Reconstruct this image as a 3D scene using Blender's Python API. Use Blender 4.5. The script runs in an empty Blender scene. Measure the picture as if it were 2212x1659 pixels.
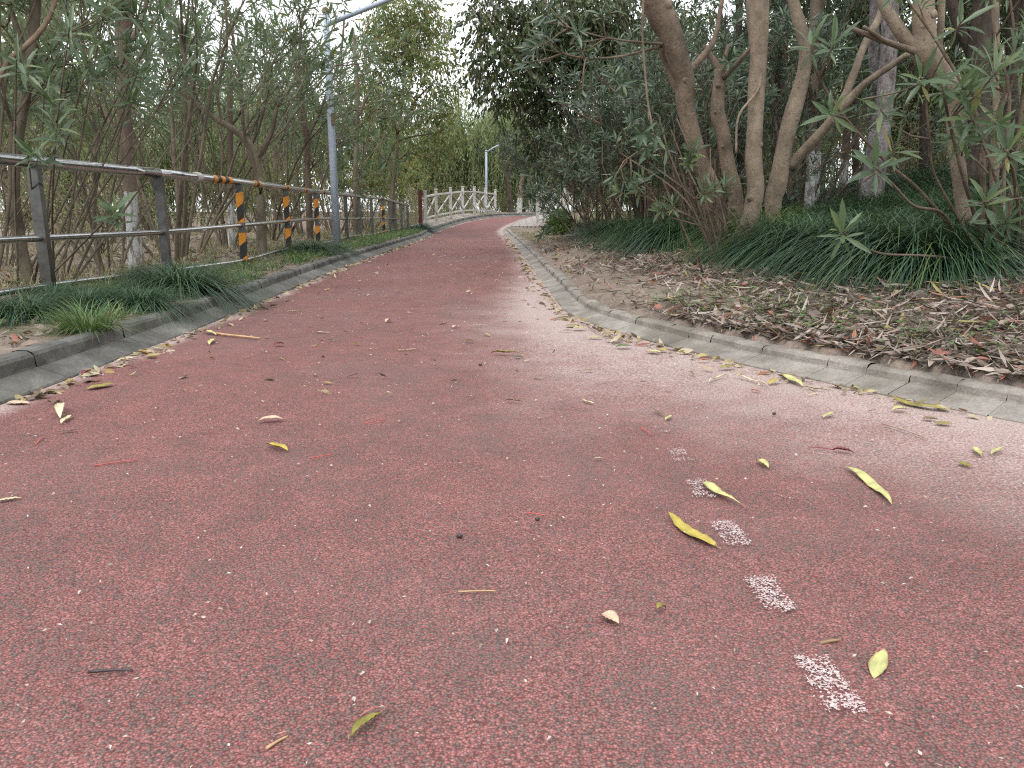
import bpy, math, random
import numpy as np
from mathutils import Vector, Matrix

scene = bpy.context.scene
COL = scene.collection
R = math.radians
rng = np.random.default_rng(11)
random.seed(5)

# ------------------------------------------------------------ camera, sky, sun, exposure
EYE = 0.75
PITCH = R(12.64)
FPX, CX, CY = 1661.0, 1106.0, 829.5          # the lens written in pixels of a 2212 wide frame
cam_d = bpy.data.cameras.new("camera")
cam = bpy.data.objects.new("camera", cam_d)
COL.objects.link(cam)
cam.location = (0, 0, EYE)
cam.rotation_euler = (math.pi / 2 - PITCH, 0, 0)
cam_d.sensor_width = 36.0
cam_d.lens = 36.0 * FPX / 2212.0
cam_d.clip_start = 0.02
cam_d.clip_end = 800
scene.camera = cam

world = bpy.data.worlds.new("World")
scene.world = world
world.use_nodes = True
wn, wl = world.node_tree.nodes, world.node_tree.links
bg = wn["Background"]
sky = wn.new("ShaderNodeTexSky")
sky.sky_type = 'NISHITA'
sky.sun_disc = False
sky.sun_elevation = R(58)
sky.sun_rotation = R(205)
sky.air_density = 1.0
sky.dust_density = 4.0
hs = wn.new("ShaderNodeHueSaturation")
hs.inputs['Saturation'].default_value = 0.22      # overcast: cloud takes the blue out of the sky
hs.inputs['Value'].default_value = 1.0
wl.new(sky.outputs[0], hs.inputs['Color'])
cloud = wn.new("ShaderNodeMix")                     # an even layer of bright cloud over that sky
cloud.data_type = 'RGBA'
cloud.inputs[0].default_value = 0.72
cloud.inputs[7].default_value = (6.3, 6.45, 6.6, 1)
wl.new(hs.outputs[0], cloud.inputs[6])
wl.new(cloud.outputs[2], bg.inputs['Color'])
bg.inputs['Strength'].default_value = 0.15

sun_d = bpy.data.lights.new("sun", 'SUN')
sun_d.energy = 0.7
sun_d.angle = R(35)
sun_d.color = (1.0, 0.96, 0.9)
sun = bpy.data.objects.new("sun", sun_d)
COL.objects.link(sun)
az, el = R(205), R(58)
sun.rotation_euler = Vector((-math.sin(az) * math.cos(el), -math.cos(az) * math.cos(el), -math.sin(el))).to_track_quat('-Z', 'Y').to_euler()

scene.view_settings.view_transform = 'Standard'
scene.view_settings.look = 'None'
scene.view_settings.exposure = 1.05
scene.view_settings.gamma = 1.0
scene.render.engine = 'CYCLES'
cy = scene.cycles
cy.max_bounces = 6
cy.diffuse_bounces = 3
cy.glossy_bounces = 2
cy.transmission_bounces = 4
cy.transparent_max_bounces = 6
cy.use_denoising = False
cy.filter_width = 1.15
cy.caustics_reflective = False
cy.caustics_refractive = False
cy.sample_clamp_indirect = 6

# ------------------------------------------------------------ geometry helpers
CP, SP = math.cos(PITCH), math.sin(PITCH)


def at(px, py, d):
    """world point seen at frame position (px, py) standing d metres ahead"""
    a, b = (px - CX) / FPX, (CY - py) / FPX
    y, z = CP + b * SP, -SP + b * CP
    t = d / y
    return np.array([a * t, d, EYE + z * t])


LE = np.array([(-2.0, -3), (-2.0, 0), (-2.03, 3), (-2.03, 3.9), (-2.07, 5.45), (-2.18, 7.5), (-2.32, 10.7), (-2.45, 18.2),
               (-2.5, 23), (-2.48, 25), (-2.19, 27), (-1.74, 29.2), (-1.05, 31.4), (-0.35, 33.2), (0.7, 36), (2.2, 39), (5, 43)])
RE = np.array([(6.5, -3), (4.9, 0), (3.2, 1.4), (2.35, 2.2), (1.86, 2.69), (1.56, 3.14), (1.24, 3.66), (0.96, 4.19), (0.63, 5.0),
               (0.46, 5.57), (0.4, 6.1), (0.35, 7.7), (0.26, 11), (0.12, 16.4), (-0.08, 22), (-0.2, 24), (-0.3, 26), (-0.02, 28.2), (0.62, 31.2),
               (1.7, 34), (3.4, 37.2), (5.3, 39.8), (8.5, 43)])


def smooth_poly(P, n=6):
    P = np.asarray(P, float)
    Q = np.vstack([2 * P[0] - P[1], P, 2 * P[-1] - P[-2]])
    out = []
    for i in range(1, len(Q) - 2):
        p0, p1, p2, p3 = Q[i - 1], Q[i], Q[i + 1], Q[i + 2]
        for t in np.linspace(0, 1, n, endpoint=False):
            out.append(0.5 * (2 * p1 + (p2 - p0) * t + (2 * p0 - 5 * p1 + 4 * p2 - p3) * t * t + (3 * p1 - p0 - 3 * p2 + p3) * t ** 3))
    out.append(P[-1])
    return np.array(out)


LS, RS = smooth_poly(LE, 5), smooth_poly(RE, 5)


def xL(y): return np.interp(y, LS[:, 1], LS[:, 0])
def xR(y): return np.interp(y, RS[:, 1], RS[:, 0])


def sstep(a, b, x):
    t = np.clip((np.asarray(x, float) - a) / (b - a), 0, 1)
    return t * t * (3 - 2 * t)


def zp(y):
    return 0.55 * sstep(22, 34, y)


def pdist(x, y, P):
    x, y = np.asarray(x, float), np.asarray(y, float)
    best = np.full(np.broadcast(x, y).shape, 1e9)
    for a, b in zip(P[:-1], P[1:]):
        d = b - a
        t = np.clip(((x - a[0]) * d[0] + (y - a[1]) * d[1]) / (d @ d), 0, 1)
        best = np.minimum(best, np.hypot(x - a[0] - t * d[0], y - a[1] - t * d[1]))
    return best


def wob(x, y):
    return (np.sin(1.3 * x + .4) * np.sin(1.1 * y + 1.7) + .5 * np.sin(3.1 * x + 1.2 * y) * np.sin(2.7 * y - 1.3 * x) + .3 * np.sin(7.3 * x + 2) * np.sin(6.1 * y))


def tz(x, y):
    """ground height anywhere outside or under the path"""
    x, y = np.broadcast_arrays(np.asarray(x, float), np.asarray(y, float))
    yy = np.clip(y, -3, 43)
    left, right = x < xL(yy), x > xR(yy)
    base = zp(y)
    dl, dr = pdist(x, y, LS), pdist(x, y, RS)
    zl = base + .115 + .012 * np.minimum(dl, 6) + .022 * wob(x, y) * sstep(.3, 1.2, dl)
    drop = sstep(24, 27, y) * (1 - sstep(36, 41, y)) * sstep(.9, 2.2, dl)
    zl = zl - .75 * drop - .3 * sstep(6, 14, dl) * (1 - sstep(20, 30, y))
    k = 1 - sstep(12, 22, y)
    zr = base + .074 + k * (.14 * np.minimum(dr, 2.2) + .2 * np.clip(dr - 2.2, 0, 4.5)) + (1 - k) * .05 * np.minimum(dr, 4) + .018 * wob(x, y) * sstep(.3, 1, dr)
    zi = base - .07
    z = np.where(left, zl, np.where(right, zr, zi))
    d = np.where(left, dl, dr)
    return np.where((left | right) & (d < .19), zi, z)


def on_ground(px, py, extra=0.0):
    """march the sight line of a frame position down to the ground"""
    a, b = (px - CX) / FPX, (CY - py) / FPX
    v = np.array([a, CP + b * SP, -SP + b * CP])
    t = np.linspace(.8, 60, 4000)
    P = np.array([0, 0, EYE]) + t[:, None] * v
    inside = (P[:, 0] > xL(P[:, 1])) & (P[:, 0] < xR(P[:, 1]))
    g = np.where(inside, zp(P[:, 1]), tz(P[:, 0], P[:, 1])) + extra
    hit = np.nonzero(P[:, 2] <= g)[0]
    return P[hit[0]] if len(hit) else P[-1]


class MB:
    """collects arrays of vertices, quads and triangles into one mesh"""

    def __init__(s):
        s.v, s.q, s.t, s.n = [], [], [], 0

    def add(s, v, q=None, t=None):
        v = np.asarray(v, np.float32).reshape(-1, 3)
        if q is not None and len(q): s.q.append(np.asarray(q, np.int64).reshape(-1, 4) + s.n)
        if t is not None and len(t): s.t.append(np.asarray(t, np.int64).reshape(-1, 3) + s.n)
        s.v.append(v)
        s.n += len(v)

    def tube(s, P, rad, k=6, cap=False, ridge=0.0):
        P = np.asarray(P, float)
        n = len(P)
        rad = np.broadcast_to(np.asarray(rad, float), (n,))
        T = np.gradient(P, axis=0)
        T /= np.linalg.norm(T, axis=1)[:, None] + 1e-9
        ref = np.array([0, 0, 1.0]) if abs(T[0, 2]) < .8 else np.array([1.0, 0, 0])
        A = np.cross(T, ref); A /= np.linalg.norm(A, axis=1)[:, None] + 1e-9
        B = np.cross(T, A)
        th = np.linspace(0, 2 * np.pi, k, endpoint=False)
        rr = rad[:, None] * (1 + ridge * np.sin(3 * th + P[:, 2:3] * 2.3) + ridge * .7 * np.sin(2 * th + P[:, 2:3] * 9 + 1))
        V = P[:, None] + rr[..., None] * (np.cos(th)[None, :, None] * A[:, None] + np.sin(th)[None, :, None] * B[:, None])
        i, j = np.meshgrid(np.arange(n - 1), np.arange(k), indexing='ij')
        q = np.stack([i * k + j, i * k + (j + 1) % k, (i + 1) * k + (j + 1) % k, (i + 1) * k + j], -1).reshape(-1, 4)
        tri = []
        V = V.reshape(-1, 3)
        if cap:
            V = np.vstack([V, P[0], P[-1]])
            for j in range(k):
                tri += [(n * k, (j + 1) % k, j), (n * k + 1, (n - 1) * k + j, (n - 1) * k + (j + 1) % k)]
        s.add(V, q, tri)

    def box(s, c, size, rot=None):
        h = np.array(size) / 2
        V = np.array([(x, y, z) for x in (-1, 1) for y in (-1, 1) for z in (-1, 1)]) * h
        if rot is not None: V = V @ np.array(rot).T
        s.add(V + np.array(c), [(0, 1, 3, 2), (4, 6, 7, 5), (0, 4, 5, 1), (2, 3, 7, 6), (0, 2, 6, 4), (1, 5, 7, 3)])

    def bar(s, a, b, w, h, up=(0, 0, 1)):
        a, b = np.array(a, float), np.array(b, float)
        y = b - a; L = np.linalg.norm(y); y /= L
        x = np.cross(y, up); x /= np.linalg.norm(x)
        z = np.cross(x, y)
        s.box((a + b) / 2, (w, L, h), np.stack([x, y, z], 1))

    def mesh(s, name, mat, smooth=False):
        me = bpy.data.meshes.new(name)
        V = np.vstack(s.v)
        q = np.vstack(s.q) if s.q else np.empty((0, 4), int)
        t = np.vstack(s.t) if s.t else np.empty((0, 3), int)
        me.vertices.add(len(V)); me.vertices.foreach_set('co', V.ravel())
        loops = np.concatenate([q.ravel(), t.ravel()]).astype(np.int32)
        me.loops.add(len(loops)); me.loops.foreach_set('vertex_index', loops)
        tot = np.concatenate([np.full(len(q), 4), np.full(len(t), 3)]).astype(np.int32)
        st = np.concatenate([[0], np.cumsum(tot)[:-1]]).astype(np.int32)
        me.polygons.add(len(tot)); me.polygons.foreach_set('loop_start', st); me.polygons.foreach_set('loop_total', tot)
        me.polygons.foreach_set('use_smooth', np.full(len(tot), smooth))
        me.update(calc_edges=True)
        me.validate()
        if mat: me.materials.append(mat)
        return me


def link(name, me, parent=None):
    o = bpy.data.objects.new(name, me)
    COL.objects.link(o)
    if parent: o.parent = parent
    return o


def tag(o, label=None, cat=None, group=None, kind=None):
    if label: o['label'] = label
    if cat: o['category'] = cat
    if group: o['group'] = group
    if kind: o['kind'] = kind
    return o


def empty(name, loc=(0, 0, 0), rz=0.0, label=None, cat=None, group=None):
    o = bpy.data.objects.new(name, None)
    COL.objects.link(o)
    o.location = [float(c) for c in loc]
    o.rotation_euler = (0, 0, rz)
    o.empty_display_size = .1
    return tag(o, label, cat, group)


def part(name, mb, mat, parent, smooth=False, origin=None):
    """mesh given in world coordinates, parented to a thing whose base is at its own location"""
    me = mb.mesh(name, mat, smooth)
    if parent is not None:
        me.transform(Matrix.Translation(-Vector(parent_loc(parent))))
    return link(name, me, parent)


def parent_loc(p):
    v = Vector(p.location)
    while p.parent:
        p = p.parent
        v += Vector(p.location)
    return v


def solo(name, mb, mat, loc, label, cat, group=None, smooth=False):
    """a thing that is one mesh; its origin is moved to its base"""
    me = mb.mesh(name, mat, smooth)
    me.transform(Matrix.Translation(-Vector([float(c) for c in loc])))
    o = link(name, me)
    o.location = [float(c) for c in loc]
    return tag(o, label, cat, group)


# leaves: all of a batch are made in one go
def tmpl(kind):
    if kind == 'lance':      # long narrow leaf, folded along its midrib
        V = [(0, 0), (.12, -.22), (.12, 0), (.12, .22), (.45, -.5), (.45, 0), (.45, .5), (.78, -.33), (.78, 0), (.78, .33), (1, 0)]
        q = [(1, 4, 5, 2), (2, 5, 6, 3), (4, 7, 8, 5), (5, 8, 9, 6)]
        t = [(0, 1, 2), (0, 2, 3), (7, 10, 8), (8, 10, 9)]
    elif kind == 'lance_far':
        V = [(0, 0), (.45, -.5), (.45, .5), (1, 0), (.45, 0)]
        q = []
        t = [(0, 1, 4), (0, 4, 2), (1, 3, 4), (4, 3, 2)]
    elif kind == 'ovate':
        V = [(0, 0), (.15, -.3), (.15, 0), (.15, .3), (.45, -.5), (.45, 0), (.45, .5), (.75, -.33), (.75, 0), (.75, .33), (1, 0)]
        q = [(1, 4, 5, 2), (2, 5, 6, 3), (4, 7, 8, 5), (5, 8, 9, 6)]
        t = [(0, 1, 2), (0, 2, 3), (7, 10, 8), (8, 10, 9)]
    else:                    # 'diamond'
        V = [(0, 0), (.42, -.5), (.42, .5), (1, 0)]
        q = [(0, 1, 3, 2)]
        t = []
    return np.array(V, float), np.array(q).reshape(-1, 4), np.array(t).reshape(-1, 3)


def unit(v): return v / (np.linalg.norm(v, axis=-1, keepdims=True) + 1e-9)


def leaves(mb, kind, base, d, nrm, L, W, curl=.15, fold=.25, twist=0.0):
    V, q, t = tmpl(kind)
    n = len(base)
    d = unit(d)
    s = unit(np.cross(nrm, d)); nn = np.cross(d, s)
    L = np.broadcast_to(L, (n,))[:, None]; W = np.broadcast_to(W, (n,))[:, None]
    curl = np.broadcast_to(curl, (n,))[:, None]
    if not np.isscalar(fold): fold = np.asarray(fold)[:, None]
    x, y = V[:, 0][None], V[:, 1][None]
    bend = -curl * x ** 2 * L + fold * W * np.abs(y)
    along = x * L * (1 - .35 * np.abs(curl) * x)
    tw = twist if np.isscalar(twist) else np.asarray(twist)[:, None]
    ca, sa = np.cos(tw * x), np.sin(tw * x)
    Y, Z = y * W * ca, bend + y * W * sa
    P = base[:, None] + along[..., None] * d[:, None] + Y[..., None] * s[:, None] + Z[..., None] * nn[:, None]
    k = len(V)
    off = (np.arange(n) * k)[:, None, None]
    mb.add(P.reshape(-1, 3), (q[None] + off).reshape(-1, 4) if len(q) else None, (t[None] + off).reshape(-1, 3) if len(t) else None)


def whorls(mb, tips, axes, g, kind='lance', n=(12, 18), L=(.1, .17), W=.19, spread=(.35, 1.75), depth=.1):
    """radial clusters of leaves round shoot tips: young ones upright, older ones spread and drooping"""
    base, dd, nn, LL, CU = [], [], [], [], []
    for p, a in zip(tips, axes):
        m = int(g.integers(*n))
        f = (np.arange(m) + .5) / m
        ang = np.arange(m) * 2.4 + g.uniform(0, 6.3)
        tilt = spread[0] + (spread[1] - spread[0]) * f + g.normal(0, .24, m)
        a = a / np.linalg.norm(a)
        u = np.cross(a, [0.31, .9, .2]); u /= np.linalg.norm(u)
        w = np.cross(a, u)
        rad = np.cos(ang)[:, None] * u + np.sin(ang)[:, None] * w
        d = np.cos(tilt)[:, None] * a + np.sin(tilt)[:, None] * rad
        base.append(p - a * (f * depth)[:, None] + rad * .004)
        dd.append(d)
        nn.append(np.cos(tilt)[:, None] * -rad + np.sin(tilt)[:, None] * a + g.normal(0, .15, (m, 3)))
        CU.append(g.uniform(-.05, .25, m) + .4 * f * g.uniform(0, 1, m))
        LL.append(g.uniform(L[0], L[1], m) * (.55 + .45 * np.sin(np.pi * np.clip(f + .22, 0, 1)) ** .5))
    base, dd, nn, LL, CU = map(np.concatenate, (base, dd, nn, LL, CU))
    k_ = g.uniform(size=len(LL)) > .14
    base, dd, nn, LL, CU = base[k_], dd[k_], nn[k_], LL[k_], CU[k_]
    leaves(mb, kind, base, dd, nn, LL, LL * W * g.uniform(.75, 1.2, len(LL)), curl=CU, fold=.25, twist=g.normal(0, .35, len(LL)))


def grow(g, p, d, L, n=6, wobble=.12, up=0.0):
    P = [np.array(p, float)]
    d = np.array(d, float); d /= np.linalg.norm(d)
    for _ in range(n - 1):
        d = d + g.normal(0, wobble, 3) + np.array([0, 0, up])
        d /= np.linalg.norm(d)
        P.append(P[-1] + d * L / (n - 1))
    return np.array(P), d


def kink(g, d, ang):
    a = g.uniform(0, 6.283)
    u = np.cross(d, [.3, .2, .93]); u /= np.linalg.norm(u)
    w = np.cross(d, u)
    return d * math.cos(ang) + (u * math.cos(a) + w * math.sin(a)) * math.sin(ang)


# ------------------------------------------------------------ materials
def newmat(name):
    m = bpy.data.materials.new(name)
    m.use_nodes = True
    nt = m.node_tree
    return m, nt.nodes, nt.links, nt.nodes["Principled BSDF"]


def ramp(n, stops, mode='LINEAR'):
    r = n.new("ShaderNodeValToRGB")
    r.color_ramp.interpolation = mode
    e = r.color_ramp.elements
    while len(e) < len(stops): e.new(.5)
    for el_, (p, c) in zip(e, stops):
        el_.position = p
        el_.color = (*c, 1) if len(c) == 3 else c
    return r


def noise(n, l, scale, detail=4, rough=.55, vec=None, dist=0):
    t = n.new("ShaderNodeTexNoise")
    t.inputs['Scale'].default_value = scale
    t.inputs['Detail'].default_value = detail
    t.inputs['Roughness'].default_value = rough
    t.inputs['Distortion'].default_value = dist
    if vec: l.new(vec, t.inputs['Vector'])
    return t


def mix(n, l, fac, a, b, mode='MIX'):
    m = n.new("ShaderNodeMix")
    m.data_type = 'RGBA'
    m.blend_type = mode
    for s, v in ((0, fac), (6, a), (7, b)):
        if hasattr(v, 'is_linked') or isinstance(v, bpy.types.NodeSocket): l.new(v, m.inputs[s])
        elif isinstance(v, tuple): m.inputs[s].default_value = (*v, 1)
        else: m.inputs[s].default_value = v
    return m.outputs[2]


def mathn(n, l, op, a, b=0.0, clamp=False):
    m = n.new("ShaderNodeMath")
    m.operation = op
    m.use_clamp = clamp
    for i, v in enumerate((a, b)):
        if isinstance(v, bpy.types.NodeSocket): l.new(v, m.inputs[i])
        else: m.inputs[i].default_value = v
    return m.outputs[0]


def bump(n, l, h, strength, dist, bs, normal=None):
    b = n.new("ShaderNodeBump")
    b.inputs['Strength'].default_value = strength
    b.inputs['Distance'].default_value = dist
    l.new(h, b.inputs['Height'])
    if normal: l.new(normal, b.inputs['Normal'])
    l.new(b.outputs[0], bs.inputs['Normal'])
    return b.outputs[0]


def coord(n, which='Object'):
    return n.new("ShaderNodeTexCoord").outputs[which]


def leafmat(name, stops, rough=.42, trans=.25, under=None, spec=.5):
    m, n, l, b = newmat(name)
    geo = n.new("ShaderNodeNewGeometry")
    r = ramp(n, stops)
    l.new(geo.outputs['Random Per Island'], r.inputs[0])
    c = r.outputs[0]
    if under:
        c = mix(n, l, geo.outputs['Backfacing'], c, under)
    nz = noise(n, l, 35, 2, vec=coord(n))
    c = mix(n, l, mathn(n, l, 'MULTIPLY', nz.outputs[0], .35), c, (.03, .035, .015))
    l.new(c, b.inputs['Base Color'])
    b.inputs['Roughness'].default_value = rough
    b.inputs['Specular IOR Level'].default_value = spec
    if trans > 0:
        tr = n.new("ShaderNodeBsdfTranslucent")
        l.new(mix(n, l, .5, c, (.17, .27, .08), 'MIX'), tr.inputs['Color'])
        ms = n.new("ShaderNodeMixShader")
        ms.inputs[0].default_value = trans
        out = n["Material Output"]
        l.new(b.outputs[0], ms.inputs[1]); l.new(tr.outputs[0], ms.inputs[2]); l.new(ms.outputs[0], out.inputs['Surface'])
    return m


def barkmat(name, c1, c2, scale=9, wash=None, stretch=.25, bstr=.35):
    m, n, l, b = newmat(name)
    co = coord(n)
    mp = n.new("ShaderNodeMapping")
    mp.inputs['Scale'].default_value = (1, 1, stretch)
    l.new(co, mp.inputs[0])
    t = noise(n, l, scale, 6, .65, mp.outputs[0])
    r = ramp(n, [(.3, c1), (.7, c2)])
    l.new(t.outputs[0], r.inputs[0])
    bl = noise(n, l, 2.6, 6, .7, co)
    blr = ramp(n, [(.35, (.55, .55, .56)), (.5, (1, 1, 1)), (.68, (1.3, 1.3, 1.28))]); l.new(bl.outputs[0], blr.inputs[0])
    sp = noise(n, l, 60, 2, .5, co)
    spr = ramp(n, [(.62, (0, 0, 0)), (.7, (1, 1, 1))])
    l.new(sp.outputs[0], spr.inputs[0])
    c = mix(n, l, mathn(n, l, 'MULTIPLY', spr.outputs[0], .7), mix(n, l, .8, r.outputs[0], blr.outputs[0], 'MULTIPLY'), tuple(x * .45 for x in c1))
    if wash:
        sep = n.new("ShaderNodeSeparateXYZ"); l.new(co, sep.inputs[0])
        t2 = noise(n, l, 7, 5, .6, co)
        hh = mathn(n, l, 'ADD', sep.outputs[2], mathn(n, l, 'MULTIPLY', t2.outputs[0], -.25))
        k = mathn(n, l, 'LESS_THAN', hh, wash - .12)
        flake = ramp(n, [(.5, (1, 1, 1)), (.58, (0, 0, 0))]); l.new(noise(n, l, 22, 5, .65, mp.outputs[0]).outputs[0], flake.inputs[0])
        k2 = mathn(n, l, 'MULTIPLY', k, mathn(n, l, 'MAXIMUM', flake.outputs[0], .25))
        c = mix(n, l, k2, c, (.47, .475, .465))
    l.new(c, b.inputs['Base Color'])
    b.inputs['Roughness'].default_value = .85
    b.inputs['Specular IOR Level'].default_value = .2
    fine = noise(n, l, scale * 7, 5, .7, mp.outputs[0])
    bump(n, l, mathn(n, l, 'ADD', t.outputs[0], mathn(n, l, 'MULTIPLY', fine.outputs[0], .5)), bstr, .03, b)
    return m


def plain(name, c, rough=.6, metal=0.0, var=.25, scale=18, bstr=.1):
    m, n, l, b = newmat(name)
    t = noise(n, l, scale, 5, .6, coord(n))
    c2 = tuple(x * (1 - var) for x in c)
    r = ramp(n, [(.3, c2), (.7, c)])
    l.new(t.outputs[0], r.inputs[0]); l.new(r.outputs[0], b.inputs['Base Color'])
    b.inputs['Roughness'].default_value = rough
    b.inputs['Metallic'].default_value = metal
    if bstr: bump(n, l, t.outputs[0], bstr, .01, b)
    return m


def path_material():
    m, n, l, b = newmat("red_rubber_asphalt")
    co = coord(n)
    big = noise(n, l, .9, 5, .6, co)
    mid = noise(n, l, 7, 4, .6, co)
    vo = n.new("ShaderNodeTexVoronoi"); vo.inputs['Scale'].default_value = 225; vo.inputs['Randomness'].default_value = 1
    nz = noise(n, l, 90, 2, .5, co)
    warp = mix(n, l, .006, co, nz.outputs['Color'], 'ADD')
    l.new(warp, vo.inputs['Vector'])
    sep = n.new("ShaderNodeSeparateColor"); l.new(vo.outputs['Color'], sep.inputs[0])
    k = mathn(n, l, 'ADD', sep.outputs[0], mathn(n, l, 'MULTIPLY', mathn(n, l, 'SUBTRACT', mid.outputs[0], .5), .9))
    k = mathn(n, l, 'ADD', k, mathn(n, l, 'MULTIPLY', mathn(n, l, 'SUBTRACT', big.outputs[0], .5), .7))
    r = ramp(n, [(0, (.14, .105, .096)), (.3, (.2, .13, .12)), (.48, (.215, .102, .096)), (.74, (.285, .112, .106)), (.95, (.36, .17, .16))])
    l.new(k, r.inputs[0])
    c = r.outputs[0]
    # dark pits between the granules
    pit = ramp(n, [(.3, (1.08, 1.08, 1.08)), (.72, (.34, .31, .31))]); l.new(vo.outputs['Distance'], pit.inputs[0])
    c = mix(n, l, .75, c, pit.outputs[0], 'MULTIPLY')
    # greyer drifts with sky sheen painted in, and dust lying on the granules
    grey = ramp(n, [(.47, (0, 0, 0)), (.68, (1, 1, 1))]); l.new(noise(n, l, .55, 6, .62, co, .4).outputs[0], grey.inputs[0])
    c = mix(n, l, mathn(n, l, 'MULTIPLY', grey.outputs[0], .3), c, (.2, .15, .142))
    at_ = n.new("ShaderNodeAttribute"); at_.attribute_name = 'dust_and_sheen'
    dn = noise(n, l, 3.2, 6, .65, co, .3)
    dn2 = noise(n, l, 130, 3, .6, co)
    k = mathn(n, l, 'ADD', at_.outputs['Fac'], mathn(n, l, 'MULTIPLY', mathn(n, l, 'SUBTRACT', dn.outputs[0], .5), .9))
    k = mathn(n, l, 'ADD', k, mathn(n, l, 'MULTIPLY', mathn(n, l, 'SUBTRACT', dn2.outputs[0], .5), 1.6))
    k = mathn(n, l, 'MULTIPLY', sstep_node(n, l, k, .05, 1.25), mathn(n, l, 'POWER', at_.outputs['Fac'], .7))
    dust_and_sheen = ramp(n, [(.3, (.28, .215, .2)), (.65, (.53, .43, .4))]); l.new(dn2.outputs[0], dust_and_sheen.inputs[0])
    c = mix(n, l, mathn(n, l, 'MINIMUM', mathn(n, l, 'MULTIPLY', k, 1.15), .88), c, dust_and_sheen.outputs[0])
    l.new(c, b.inputs['Base Color'])
    b.inputs['Roughness'].default_value = .8
    b.inputs['Specular IOR Level'].default_value = .12
    h = mathn(n, l, 'ADD', mathn(n, l, 'MULTIPLY', vo.outputs['Distance'], -1.0), mathn(n, l, 'MULTIPLY', sep.outputs[1], .55))
    bump(n, l, h, .75, .003, b)
    return m


def sstep_node(n, l, v, a, b):
    mr = n.new("ShaderNodeMapRange")
    mr.interpolation_type = 'SMOOTHSTEP'
    mr.inputs['From Min'].default_value = a; mr.inputs['From Max'].default_value = b
    l.new(v, mr.inputs['Value'])
    return mr.outputs[0]


def dash_material():
    m, n, l, b = newmat("worn_white_paint")
    co = coord(n)
    vo = n.new("ShaderNodeTexVoronoi"); vo.inputs['Scale'].default_value = 300
    l.new(co, vo.inputs['Vector'])
    sep = n.new("ShaderNodeSeparateColor"); l.new(vo.outputs['Color'], sep.inputs[0])
    big = noise(n, l, 25, 5, .7, co)
    k = mathn(n, l, 'ADD', sep.outputs[0], mathn(n, l, 'MULTIPLY', mathn(n, l, 'SUBTRACT', big.outputs[0], .5), 1.7))
    at_ = n.new("ShaderNodeAttribute"); at_.attribute_name = 'rim'
    k = mathn(n, l, 'GREATER_THAN', mathn(n, l, 'SUBTRACT', k, at_.outputs['Fac']), .46)
    k = mathn(n, l, 'MULTIPLY', k, mathn(n, l, 'LESS_THAN', vo.outputs['Distance'], .72))
    k = mathn(n, l, 'MULTIPLY', k, .82)
    cr_ = ramp(n, [(0, (.36, .26, .255)), (.5, (.5, .41, .4)), (1, (.62, .56, .55))]); l.new(sep.outputs[1], cr_.inputs[0]); l.new(cr_.outputs[0], b.inputs['Base Color'])
    b.inputs['Roughness'].default_value = .7
    l.new(k, b.inputs['Alpha'])
    return m


def concrete(name, c1, c2, c3, sc=3):
    m, n, l, b = newmat(name)
    co = coord(n)
    t = noise(n, l, sc, 8, .65, co)
    t2 = noise(n, l, 90, 3, .6, co)
    r = ramp(n, [(.28, c1), (.52, c2), (.75, c3)])
    l.new(t.outputs[0], r.inputs[0])
    geo = n.new("ShaderNodeNewGeometry")
    c = mix(n, l, .55, r.outputs[0], mix(n, l, geo.outputs['Random Per Island'], (.62, .62, .62), (1, 1, 1)), 'MULTIPLY')
    c = mix(n, l, .45, c, t2.outputs[0], 'OVERLAY')
    mp = n.new("ShaderNodeMapping"); mp.inputs['Scale'].default_value = (9, 2.5, 9); mp.inputs['Rotation'].default_value = (0, 0, .8)
    l.new(co, mp.inputs[0])
    sc_ = ramp(n, [(.64, (0, 0, 0)), (.73, (1, 1, 1))]); l.new(noise(n, l, 6, 6, .75, mp.outputs[0]).outputs[0], sc_.inputs[0])
    c = mix(n, l, mathn(n, l, 'MULTIPLY', sc_.outputs[0], .4), c, tuple(min(1, x * 1.9) for x in c3))
    l.new(c, b.inputs['Base Color'])
    st_ = ramp(n, [(.4, (.42, .41, .36)), (.58, (1, 1, 1))]); l.new(noise(n, l, 1.7, 7, .72, co, .5).outputs[0], st_.inputs[0])
    c = mix(n, l, .75, c, st_.outputs[0], 'MULTIPLY')
    pk = ramp(n, [(.7, (1, 1, 1)), (.76, (.35, .33, .3))]); l.new(noise(n, l, 48, 3, .6, co).outputs[0], pk.inputs[0])
    c = mix(n, l, .6, c, pk.outputs[0], 'MULTIPLY')
    l.new(c, b.inputs['Base Color'])
    b.inputs['Roughness'].default_value = .88
    h = mathn(n, l, 'ADD', t.outputs[0], mathn(n, l, 'MULTIPLY', t2.outputs[0], .5))
    bump(n, l, h, .5, .014, b)
    return m


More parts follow.
